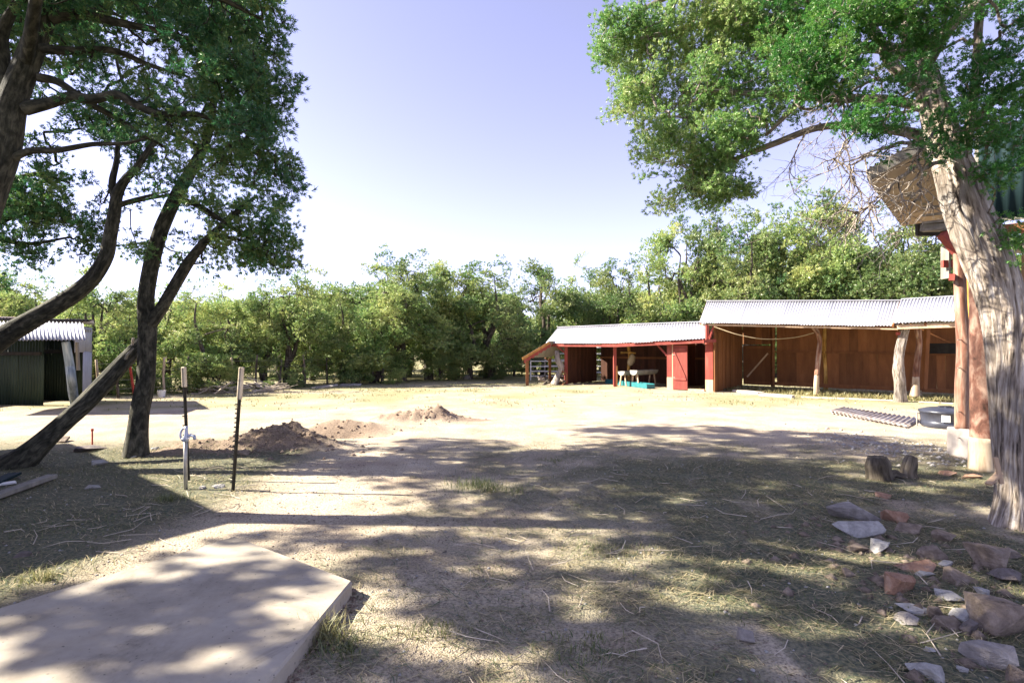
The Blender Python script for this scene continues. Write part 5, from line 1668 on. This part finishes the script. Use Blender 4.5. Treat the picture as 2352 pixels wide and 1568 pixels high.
shade_tree((-11.6, 1.6, 0), [((-11.2, 3.6, 6.5), (1.3, .9, .6), .6), ((-12.0, 2.6, 7.2), (1.2, 1.0, .6), .5), ((-10.6, 2.6, 6.2), (1.3, 1.1, .6), .6), ((-13.2, 3.8, 7.6), (1.2, .8, .6), .6), ((-9.6, 1.6, 6.6), (1.3, 1.0, .6), .6)], 701, 'tall pinyon outside the frame at left whose shade dapples the slab')
shade_tree((-7.6, -.6, 0), [((-7.2, .9, 6.6), (1.6, 1.0, .7), .6), ((-6.0, 1.9, 7.2), (1.5, 1.0, .7), .5), ((-5.0, .6, 6.2), (1.5, 1.0, .7), .6)], 702, 'pinyon outside the frame behind the camera at left')

# ================================================================== THE WOOD
def wood_variant(seed, H, W, kind):
    """crown/trunk meshes standing at the origin, height 1 scaled later; returns list of (name, V, F, mat, attrs)."""
    g = np.random.default_rng(seed)
    th = Vector((0, 0, 0))
    sk = []
    trunks = []
    nst = 1 if kind == 'cone' else g.integers(2, 4)
    for s in range(nst):
        a = g.uniform(0, 6.28)
        lean = g.uniform(.05, .5) if nst > 1 else .1
        pts_ = [Vector((math.cos(a) * .1, math.sin(a) * .1, -.15))]
        for k in range(1, 6):
            f_ = k / 5
            pts_.append(Vector((math.cos(a) * lean * W * f_ * .9 + g.normal(0, .1), math.sin(a) * lean * W * f_ * .9 + g.normal(0, .1), H * .74 * f_)))
        rr = list(np.linspace(.13, .02, 6) * (H / 5) ** .5)
        trunks.append((pts_, rr))
        sk.append(limb_samples(pts_, rr, .15)[:, :3])
    sk = np.vstack(sk)
    lb = []
    nl = 13 if kind != 'cone' else 11
    for k in range(nl):
        f_ = (k + .5) / nl
        z = H * (.10 + .86 * f_)
        if kind == 'cone':
            rad = W * (1.0 - f_ * .82)
        elif kind == 'tall':
            rad = W * (.55 + .45 * math.sin(math.pi * min(1, f_ * .9 + .12)))
        else:
            rad = W * (.25 + .75 * math.sin(math.pi * min(1, f_ * .75 + .2)))
        for q_ in range(2 if f_ > .85 or kind == 'cone' else 3):
            a = g.uniform(0, 6.28)
            rc = rad * g.uniform(.35, .95)
            lr = max(.30, rad * g.uniform(.26, .46))
            lb.append(((math.cos(a) * rc, math.sin(a) * rc, z + g.normal(0, .15)), (lr, lr, lr * g.uniform(.6, 1.0)), 1.0))
    return sk, trunks, lb


VAR = []


def make_variant(i, seed, H, W, kind, name):
    sk, trunks, lb = wood_variant(seed, H, W, kind)
    root = thing(name, 'x', 'tree', (0, 0, 0))
    # one trunk part
    Vs, Fs, Bs, n0 = [], [], [], 0
    for p_, r_ in trunks:
        V, Fc, bc, c0, c1 = limb_mesh(p_, r_, nseg=8, step=.25, amp=.2, seed=seed)
        Vs.append(V); Fs.append(Fc + n0); Bs.append(bc); n0 += len(V)
    npmesh('trunk', np.vstack(Vs), np.vstack(Fs), 'far_bark', root, None, {'bc': ('FLOAT_VECTOR', np.vstack(Bs))}, smooth=True)
    TV, TF, tbc, LV, LF, LT = crown_build(sk, lb, seed + 5, tuft_n=12, per=8, Lr=(.045, .10), Wr=(.022, .040), clump_r=.24, spacing=.315, gap=.44, gap_scale=1.1, r_unit=.006, sides=3, up=.45)
    npmesh('branches', TV, TF, 'far_bark', root, None, {'bc': ('FLOAT_VECTOR', tbc)})['kind'] = 'stuff'
    npmesh('crown', LV, LF, 'wood_leaf', root, None, {'tint': ('FLOAT', LT)})
    VAR.append((root, H, W, [False]))
    return root


make_variant(0, 1001, 6.0, 2.2, 'round', 'juniper_tree')
make_variant(1, 1002, 6.0, 2.0, 'round', 'pinyon_tree')
make_variant(2, 1003, 6.0, 1.7, 'tall', 'pinyon_tree')
make_variant(3, 1004, 6.0, 1.8, 'cone', 'juniper_tree')
make_variant(4, 1015, 6.0, 2.2, 'cone', 'juniper_tree')
make_variant(5, 1006, 6.0, 1.9, 'tall', 'pinyon_tree')


def plant(vi, loc, H, wscale, rz, label, group):
    root, H0, W0, used = VAR[vi]
    s = H / H0
    if not used[0]:
        r_ = root
        used[0] = True
    else:
        r_ = root.copy()
        COL.objects.link(r_)
        for ch in list(root.children):
            c_ = ch.copy()
            COL.objects.link(c_)
            c_.parent = r_
    r_.location = loc
    r_.rotation_euler = (0, 0, rz)
    r_.scale = (s * wscale, s * wscale, s)
    r_['label'] = label
    r_['group'] = group
    return r_


gw = random.Random(11)
FR = [  # px, top py, distance, variant, label
 (-40, 632, 21, 0, 'round juniper behind the tin shed at the left frame edge'),
 (60, 640, 22, 1, 'juniper showing over the left half of the tin shed awning'),
 (140, 655, 21, 4, 'yellow green tree over the right half of the tin shed awning'),
 (228, 652, 19.5, 0, 'bushy tree just right of the tin shed end wall'),
 (300, 655, 21, 3, 'tree standing between the tin shed and the forked pine'),
 (385, 662, 20.5, 1, 'tree directly right of the forked pine in the wood edge'),
 (465, 655, 21, 4, 'broad tree above the heap of dead branches'),
 (540, 660, 21.5, 0, 'tree straight behind the post with two cream sleeves'),
 (610, 650, 22, 2, 'tree behind the gap between studded post and large dirt heap'),
 (660, 642, 24, 1, 'tree under the lowest hanging tip of the forked pine'),
 (722, 618, 25, 3, 'pointed tree sticking up right of the big pine crown'),
 (790, 662, 25, 4, 'low tree in the notch right of the pointed one'),
 (855, 640, 26, 0, 'tree left of the tall round group in the middle'),
 (925, 600, 27.5, 1, 'left and tallest of the round trees in the middle of the wood'),
 (985, 614, 28.5, 2, 'second of the round trees in the middle of the wood'),
 (1045, 608, 28, 5, 'third of the round trees in the middle of the wood'),
 (1085, 650, 26.5, 4, 'dark low tree with bare leaning trunks left of the corral panel'),
 (1122, 606, 30, 1, 'round tree standing above the left end of the corral panel'),
 (1185, 676, 36, 0, 'low tree in the gap of sky left of the stable'),
 (1250, 607, 33, 5, 'slim tree rising over the lean-to roof'),
 (1300, 640, 34, 4, 'tree over the left end of the stable roof'),
 (1338, 614, 33, 2, 'slim round topped tree over the left third of the stable roof'),
 (1385, 645, 33, 0, 'lower tree over the middle of the stable roof'),
 (1430, 606, 32, 1, 'tree where the skyline starts to climb over the stable roof'),
 (1500, 575, 31, 4, 'broad tree over the right third of the stable roof'),
 (1560, 545, 31, 5, 'tree above the joint between stable and barn roofs'),
 (1605, 505, 30, 1, 'tall tree above the left end of the barn roof'),
 (1665, 478, 29.5, 4, 'tallest broad tree above the left quarter of the barn roof'),
 (1725, 495, 28.5, 2, 'tall narrow tree right of the tallest broad one'),
 (1775, 535, 28, 0, 'darker tree in the dip above the barn roof'),
 (1850, 458, 28.5, 1, 'highest tree above the middle of the barn roof'),
 (1905, 478, 28, 5, 'tree leaning on the highest one at its right'),
 (1965, 525, 27, 4, 'tree above the barn roof left of the soffit of the raised house'),
 (2020, 585, 26, 0, 'lower tree beneath the soffit of the raised house'),
 (2100, 522, 25, 1, 'round tree above the barn roof under the house overhang'),
 (2160, 545, 24.5, 4, 'tree just left of the red house post above the barn'),
 (2240, 540, 24, 0, 'tree hidden partly by the leaning juniper trunk'),
 (2330, 530, 23, 1, 'tree at the right edge behind the raised house'),
]
for px, py, Y, vi, lb in FR:
    Y = Y + (1.7 if (px // 7) % 2 else -.6) + (1.2 if px > 1500 else 0)
    x = (px - HX) / F * Y
    top = CAM_H + (800 - py) / F * Y
    ws = 1.15 if top < 6.5 else .95
    plant(vi, (x, Y, hz(x, Y) - .05), top * (1.12 if px < 1400 else 1.15) * gw.uniform(.94, 1.06), ws * gw.uniform(.92, 1.12), gw.uniform(0, 6.28), lb, 'trees at the edge of the wood')
# low growth along the edge, between the front trees
BU = [(250, 790, 18.6), (335, 800, 19.2), (430, 770, 19.6), (500, 790, 19.8), (575, 760, 20.6), (640, 780, 21.4), (700, 770, 22.3), (760, 760, 23.2), (820, 760, 24), (880, 750, 25), (950, 770, 26), (1010, 760, 27), (1070, 780, 26.5), (1130, 760, 28.5), (1180, 760, 31), (1230, 770, 32)]
BL_ = ['right of the tin shed', 'directly left of the forked pine', 'straight behind the hydrant', 'behind the branch heap', 'right of the studded post', 'behind the right branch heap', 'beneath the tip of the big pine', 'left of the pair of grey stone slabs',
       'behind the crossed bare poles', 'right of the crossed bare poles', 'under the left middle round tree', 'left of the pale snags', 'right of the pale snags', 'at the left end of the corral panel', 'behind the corral panel', 'behind the lean-to']
for k, (px, py, Y) in enumerate(BU):
    if k in (2, 4, 7, 10, 12):
        continue
    x = (px - HX) / F * Y
    top = CAM_H + (800 - py) / F * Y
    plant([0, 4, 3, 1][k % 4], (x, Y, hz(x, Y) - .1), top * gw.uniform(.7, 1.1), 1.6, gw.uniform(0, 6.28), 'low bushy juniper at the wood edge ' + BL_[k], 'low junipers along the wood edge')
# second and third rows
k = 0
for row, (Y0, n, x0, x1) in enumerate(((30, 17, -330, 1080), (39, 26, -300, 2500), (36, 14, 1250, 2600))):
    for i in range(n):
        px = x0 + (x1 - x0) * (i + gw.uniform(.2, .8)) / n
        Y = Y0 + gw.uniform(-2, 3)
        prof = np.interp(px, [-300, 300, 700, 900, 1150, 1185, 1250, 1400, 1600, 1750, 1850, 2000, 2400], [650, 662, 668, 630, 640, 690, 650, 650, 560, 560, 520, 580, 560])
        py = prof + gw.uniform(0, 26)
        x = (px - HX) / F * Y
        top = CAM_H + (800 - py) / F * Y
        plant(gw.choice([0, 1, 2, 4, 5]), (x, Y, hz(x, Y) - .1), top, 1.15, gw.uniform(0, 6.28), 'tree of the deeper wood seen between the front trees', 'trees deeper in the wood')
        k += 1
# far wooded slope reads as one mass
g = np.random.default_rng(77)
n = 2600
fx = g.uniform(-200, 40, n)
ft = g.uniform(0, 1, n) ** .8
it = (fx + 260) / 9
topz = 15.5 + 2.2 * np.sin(it * .35) + 1.3 * np.sin(it * .9 + 1) - np.maximum(0, it - 24) * .8
fz = -1 + (topz + 1) * np.sin(ft * math.pi / 2)
cen = np.stack([fx, 130 + 60 * ft, fz + .8], 1)
cen = np.repeat(cen, 3, 0) + g.normal(0, 1, (n * 3, 3)) * np.array([.8, .8, .9])
LV, LF, LT = leaves(cen, np.tile([0, 0, 1.0], (len(cen), 1)), 9, (.5, 1.0), (.4, .7), .9, g, g.uniform(.1, .7, len(cen)), .5)
o = npmesh('distant_forest', LV, LF, 'wood_leaf', attrs={'tint': ('FLOAT', LT)})
tag(o, 'far wooded hillside showing between the left trunks', 'forest', None, 'stuff')

# ================================================================== WIRE FENCE ALONG THE WOOD
fpts = [(225, 917), (272, 914), (322, 911), (378, 907), (430, 903), (478, 900), (530, 897), (588, 893), (645, 889), (700, 886), (752, 883), (808, 880), (860, 876), (930, 871), (1000, 867), (1070, 864), (1148, 861)]
fp = [G(x, y) for x, y in fpts]
fc = thing('wire_fence', 'wire fence on thin weathered stakes along the foot of the wood', 'fence', fp[0])
gf = random.Random(9)
for i, p in enumerate(fp):
    h_ = 1.25 + gf.uniform(-.1, .2)
    limb('fence_post', 'log_bare' if i % 3 == 0 else 'far_bark', fc, [p - ZU * .1, p + Vector((gf.uniform(-.05, .05), 0, h_ * .5)), p + Vector((gf.uniform(-.1, .1), 0, h_))], [.045, .04, .035], nseg=7, step=.2, seed=i)
for z in (.3, .6, .9, 1.15):
    MB().tube([p + ZU * z for p in fp], .006, 4).build('wire', 'wire_metal', fc)

# dead branches heaped at the wood edge
gb_ = random.Random(21)


def brush(px0, px1, py0, py1, n, lab, seedo, name='brush_pile'):
    th = thing(name, lab, 'branch heap', G((px0 + px1) / 2, py1))
    for i in range(n):
        p = G(gb_.uniform(px0, px1), gb_.uniform(py0, py1)) + ZU * gb_.uniform(.02, .25)
        a = gb_.gauss(0, .5)
        d = Vector((math.cos(a), math.sin(a) * .6, gb_.gauss(.05, .25))) * gb_.uniform(.3, .8)
        q_ = [p - d, p - d * .3 + Vector((0, 0, gb_.gauss(0, .06))), p + d * .4 + Vector((0, 0, gb_.gauss(0, .08))), p + d]
        for v in q_:
            v.z = max(v.z, .02)
        MB().tube(q_, [gb_.uniform(.015, .035), .02, .014, .006], 5).build('branch', 'pale_branch', th)
    return th


brush(440, 525, 893, 906, 34, 'heap of bleached dead branches left of the sleeved steel post', 1)
brush(560, 650, 895, 902, 24, 'flat heap of dead branches right of the sleeved steel post', 2)
pp = G(492, 905)
tag(MB().tube([pp, P(530, 878, pp.y - .1)], [.04, .03], 6).build('dead_pole', 'pale_branch', origin=pp), 'straight bleached pole sticking out of the branch heap', 'pole')
for i, (x, y, w_, lb) in enumerate([(742, 888, 60, 'thin grey slab of stone at the wood edge, left one of two'), (800, 884, 50, 'thin grey slab of stone at the wood edge, right one of two'), (690, 880, 22, 'small pinkish upright stone under the front trees'), (1074, 866, 26, 'pale stone at the foot of the wood left of the corral')]):
    rock(x, y, w_, 9 if w_ > 30 else 14, 'rock_grey', lb, 800 + i, flat=.5)
# bare leaning stakes / snags before the wood
for i, (x0, y0, x1, y1, lb) in enumerate([(1040, 862, 1024, 800, 'pale dead snag leaning left under the middle trees'), (1062, 863, 1070, 790, 'pale dead snag standing left of the corral panel'), (830, 876, 862, 812, 'bare crossed pole leaning right at the wood edge'), (870, 874, 838, 815, 'bare crossed pole leaning left at the wood edge')]):
    p = G(x0, y0 + 3)
    o = limb('dead_snag', 'log_bare', None, [p, P((x0 + x1) / 2 + 3, (y0 + y1) / 2, p.y), P(x1, y1, p.y)], [.07, .05, .03], origin=p, nseg=8, step=.15, amp=.2, seed=i)
    tag(o, lb, 'dead branch')

# ================================================================== GROUND COVER
def inslab(x, y):
    poly = [A_, B_, D_, L_]
    ins = np.ones(len(x), dtype=bool)
    for i in range(4):
        a, b2 = poly[i], poly[(i + 1) % 4]
        ins &= ((b2.x - a.x) * (y - a.y) - (b2.y - a.y) * (x - a.x)) < 0
    return ins


def scatter(n, x0, x1, y0, y1, g, ypow=1.0):
    x = g.uniform(x0, x1, n)
    y = y0 + (y1 - y0) * g.uniform(0, 1, n) ** ypow
    k = (np.abs(x) < y * 1.05 + .6) & ~inslab(x, y)
    return x[k], y[k]


g = np.random.default_rng(900)
# dry straw and twigs lying about
x, y = scatter(150000, -9, 8, 2.0, 9.5, g, 1.25)
msk = litter_shade_mask(x, y)
k = g.uniform(0, 1, len(x)) < msk * (.9 - .35 * (x < -2)) * (.25 + 1.1 * sstep(.35, .6, n2(x, y, 2.5, 71)))
x, y = x[k], y[k]
n = len(x)
z = height(x, y)
an = g.uniform(0, math.pi, n) * .75 + n2(x, y, .8, 72) * 4
L = g.uniform(.03, .15, n) * np.where(g.uniform(0, 1, n) > .9, 1.6, 1)
W = g.uniform(.003, .0065, n)
dx, dy = np.cos(an), np.sin(an)
bend = g.normal(0, .25, n)
px_, py_ = -dy, dx
p0 = np.stack([x - dx * L / 2, y - dy * L / 2, z + g.uniform(.002, .010, n)], 1)
pm = np.stack([x + px_ * L * bend * .4, y + py_ * L * bend * .4, z + g.uniform(.004, .03, n)], 1)
p1 = np.stack([x + dx * L / 2, y + dy * L / 2, z + g.uniform(.002, .02, n)], 1)
wv = np.stack([px_ * W / 2, py_ * W / 2, np.zeros(n)], 1)
V = np.stack([p0 - wv, p0 + wv, pm + wv, pm - wv, p1 + wv * .4, p1 - wv * .4], 1).reshape(-1, 3)
b0 = np.arange(n)[:, None] * 6
Fq = np.concatenate([b0 + np.array([0, 1, 2, 3]), b0 + np.array([3, 2, 4, 5])], 0)
ti = np.repeat(np.clip(g.beta(1.6, 1.6, n), 0, 1), 6)
o = npmesh('straw_litter', V, Fq, 'straw', attrs={'tint': ('FLOAT', ti)})
tag(o, 'dry straw and grass litter scattered over the shaded foreground', 'straw', None, 'stuff')


def blades(name, label, x, y, Lr, Wr, seed, tb=(.2, .8), lean=.5):
    g = np.random.default_rng(seed)
    n = len(x)
    z = height(x, y) - .004
    a = g.uniform(0, 6.28, n)
    L = g.uniform(*Lr, n)
    W = g.uniform(*Wr, n)
    b_ = g.uniform(0, 6.28, n)
    s = np.stack([np.cos(a), np.sin(a), np.zeros(n)], 1) * W[:, None] / 2
    le = g.uniform(.1, lean, n)
    d = np.stack([np.cos(b_) * le, np.sin(b_) * le, np.ones(n)], 1)
    d /= np.linalg.norm(d, axis=1)[:, None]
    c0 = np.stack([x, y, z], 1)
    m_ = c0 + d * L[:, None] * .55
    t_ = c0 + d * L[:, None] + np.stack([np.cos(b_), np.sin(b_), -np.ones(n) * .4], 1) * (L * le * .5)[:, None]
    V = np.stack([c0 - s, c0 + s, m_ + s * .8, m_ - s * .8, t_], 1).reshape(-1, 3)
    q = np.arange(n)[:, None] * 5
    T = np.concatenate([q + np.array([0, 1, 2]), q + np.array([0, 2, 3]), q + np.array([3, 2, 4])], 0)
    ti = np.repeat(g.uniform(*tb, n), 5)
    o = npmesh(name, V, T, 'grass_blade', attrs={'tint': ('FLOAT', ti)})
    if label:
        tag(o, label, 'grass', None, 'stuff')
    return o


x, y = scatter(70000, -8, 8, 2.1, 9, g, 1.2)
k = g.uniform(0, 1, len(x)) < litter_shade_mask(x, y) * sstep(.5, .66, n2(x, y, 1.7, 81)) * .9
blades('short_grass', 'sparse short green grass in the shaded foreground', x[k], y[k], (.015, .05), (.003, .006), 902, (.0, .55))
x = g.uniform(-22, 22, 90000)
y = g.uniform(12.8, 27, 90000)
k = g.uniform(0, 1, len(x)) < grass_mask(x, y) * sstep(.46, .66, n2(x, y, 1.2, 83)) * .8
blades('yard_grass', 'thin dry grass on the sunny yard in front of wood and barns', x[k], y[k], (.03, .09), (.012, .03), 903, (.15, .95), .8)
# straw bedding inside barn
q = rng.uniform(0, 1, (9000, 2))
bx_ = C1.x + U.x * q[:, 0] * 8 + Vd.x * (.9 + q[:, 1] * 2.5)
by_ = C1.y + U.y * q[:, 0] * 8 + Vd.y * (.9 + q[:, 1] * 2.5)
blades('barn_straw', 'loose straw strewn on the barn floor', bx_, by_, (.06, .22), (.015, .03), 904, (.5, 1), 1.5)


# tufts
def tuft(px, py, n, L, label, seed, spread=.07, tb=(.1, .6), name='grass_tuft'):
    g = np.random.default_rng(seed)
    c_ = G(px, py)
    x = c_.x + g.normal(0, spread, n)
    y = c_.y + g.normal(0, spread * .7, n)
    o = blades(name, None, x, y, (L * .5, L), (.003, .007), seed, tb, .8)
    tag(o, label, 'grass tuft', 'grass tufts standing in the yard')
    return o


for i, (px, py, n, L, sp_, lb) in enumerate([
 (1088, 1116, 260, .16, .16, 'green grass tuft in the middle of the shaded yard'),
 (1128, 1128, 60, .22, .06, 'taller thin grass stalks right beside the middle tuft'),
 (1180, 1126, 90, .12, .14, 'low spreading weed right of the middle tuft'),
 (738, 1462, 240, .16, .07, 'yellow green grass tuft at the right edge of the slab'),
 (780, 1492, 160, .10, .09, 'darker grass clump just outside the slab corner edge'),
 (385, 1150, 160, .12, .10, 'small green weed in the shade right of the plank'),
 (80, 1330, 120, .10, .08, 'yellowish grass tuft at the left edge of the slab'),
 (112, 1332, 40, .12, .02, 'single pale seed head beside the slab'),
 (990, 1450, 140, .07, .09, 'dark green tuft on the gravel in the foreground'),
 (1380, 1265, 160, .08, .16, 'faint green patch in the middle of the dappled ground'),
 (1345, 1495, 180, .08, .14, 'green patch among the litter at the bottom centre'),
 (1275, 1058, 120, .08, .12, 'small weed near the far edge of the shade')]):
    tuft(px, py, n, L, lb, 920 + i, sp_, (.05, .7) if 'yellow' not in lb and 'pale' not in lb else (.5, 1))

# pebbles and gravel
def pebbles(name, label, x, y, r0, r1, mt, seed):
    g = np.random.default_rng(seed)
    n = len(x)
    z = height(x, y)
    r_ = r0 + (r1 - r0) * g.uniform(0, 1, n) ** 3
    base = np.array([[1, 0, 0], [0, 1, 0], [-1, 0, 0], [0, -1, 0], [0, 0, .7], [0, 0, -.7]], float)
    V = base[None] * r_[:, None, None] * g.uniform(.6, 1.25, (n, 6, 1))
    a = g.uniform(0, 6.28, n)
    ca, sa = np.cos(a)[:, None], np.sin(a)[:, None]
    V = np.stack([V[..., 0] * ca - V[..., 1] * sa, V[..., 0] * sa + V[..., 1] * ca, V[..., 2]], -1)
    V += np.stack([x, y, z + r_ * .1], 1)[:, None, :]
    T = np.array([[0, 1, 4], [1, 2, 4], [2, 3, 4], [3, 0, 4], [1, 0, 5], [2, 1, 5], [3, 2, 5], [0, 3, 5]])
    Fc = (np.arange(n)[:, None, None] * 6 + T[None]).reshape(-1, 3)
    o = npmesh(name, V.reshape(-1, 3), Fc, mt)
    tag(o, label, 'gravel', None, 'stuff')


x, y = scatter(20000, -8, 6, 2.1, 9, g, 1.35)
pebbles('gravel', 'fine brown gravel over the foreground soil', x, y, .003, .014, 'rock_brown', 940)
x, y = scatter(4200, -8, 7, 2.1, 10, g, 1.2)
pebbles('pale_gravel', 'pale stone chips sprinkled over the foreground', x, y, .004, .018, 'rock_pale', 941)
cgr = G(2040, 1025)
x = cgr.x + g.normal(0, .55, 900)
y = cgr.y + g.normal(0, .8, 900) - (x - cgr.x) * .4
pebbles('white_rubble', 'patch of white stone rubble behind the split stump', x, y, .01, .05, 'rock_pale', 942)
for c_, sx, n in ((M1, .7, 520), (M2, .45, 260), (HOLE, .6, 120)):
    x = c_.x + g.normal(0, sx, n)
    y = c_.y + .15 + g.normal(0, sx * .55, n)
    pebbles('soil_clods', 'crumbs and clods of freshly dug soil round the dirt heaps', x, y, .006, .05, 'clod', int(950 + n))

g = np.random.default_rng(960)
hc = G(2160, 1340)
x = hc.x + g.normal(0, .55, 420)
y = hc.y + g.normal(0, .75, 420)
k = y > 2.2
pebbles('rock_rubble', 'broken brown rock crumbs between the stones of the rock heap', x[k], y[k], .012, .06, 'rock_brown', 961)

gt = random.Random(33)
tw_ = MB()
for i in range(170):
    if i < 60:
        p = Vector((gt.uniform(-4.5, -2.9), gt.uniform(4.2, 7.2), 0))
    else:
        yy = gt.uniform(2.5, 8)
        p = Vector((gt.uniform(-.4, .85 * yy), yy, 0))
    p.z = hz(p.x, p.y) + .012
    a = gt.uniform(0, 6.28)
    L = gt.uniform(.05, .22)
    d = Vector((math.cos(a), math.sin(a), 0)) * L
    q = Vector((-d.y, d.x, 0)) * gt.gauss(0, .25)
    tw_.tube([p - d, p + q + ZU * gt.uniform(0, .02), p + d * gt.uniform(.6, 1) + ZU * gt.uniform(0, .03)], [gt.uniform(.002, .005), .003, .0015], 4)
tag(tw_.build('fallen_twigs', 'pale_branch'), 'thin pale twigs fallen on the shaded foreground', 'twigs', None, 'stuff')

g = np.random.default_rng(970)
n = 500
e_ = [(A_, B_), (B_, D_), (A_, L_)]
xs_, ys_ = [], []
for a, b2 in e_:
    t_ = g.uniform(0, 1, n)
    off = np.abs(g.normal(0, .05, n))
    d = (b2 - a)
    nn = Vector((-d.y, d.x, 0)).normalized()
    cen_ = (A_ + B_ + D_ + L_) / 4
    if (cen_ - a).dot(nn) > 0:
        nn = -nn
    xs_.append(a.x + d.x * t_ + nn.x * off)
    ys_.append(a.y + d.y * t_ + nn.y * off)
pebbles('edge_grit', 'grit banked up against the edges of the concrete slab', np.concatenate(xs_), np.concatenate(ys_), .004, .022, 'clod', 971)
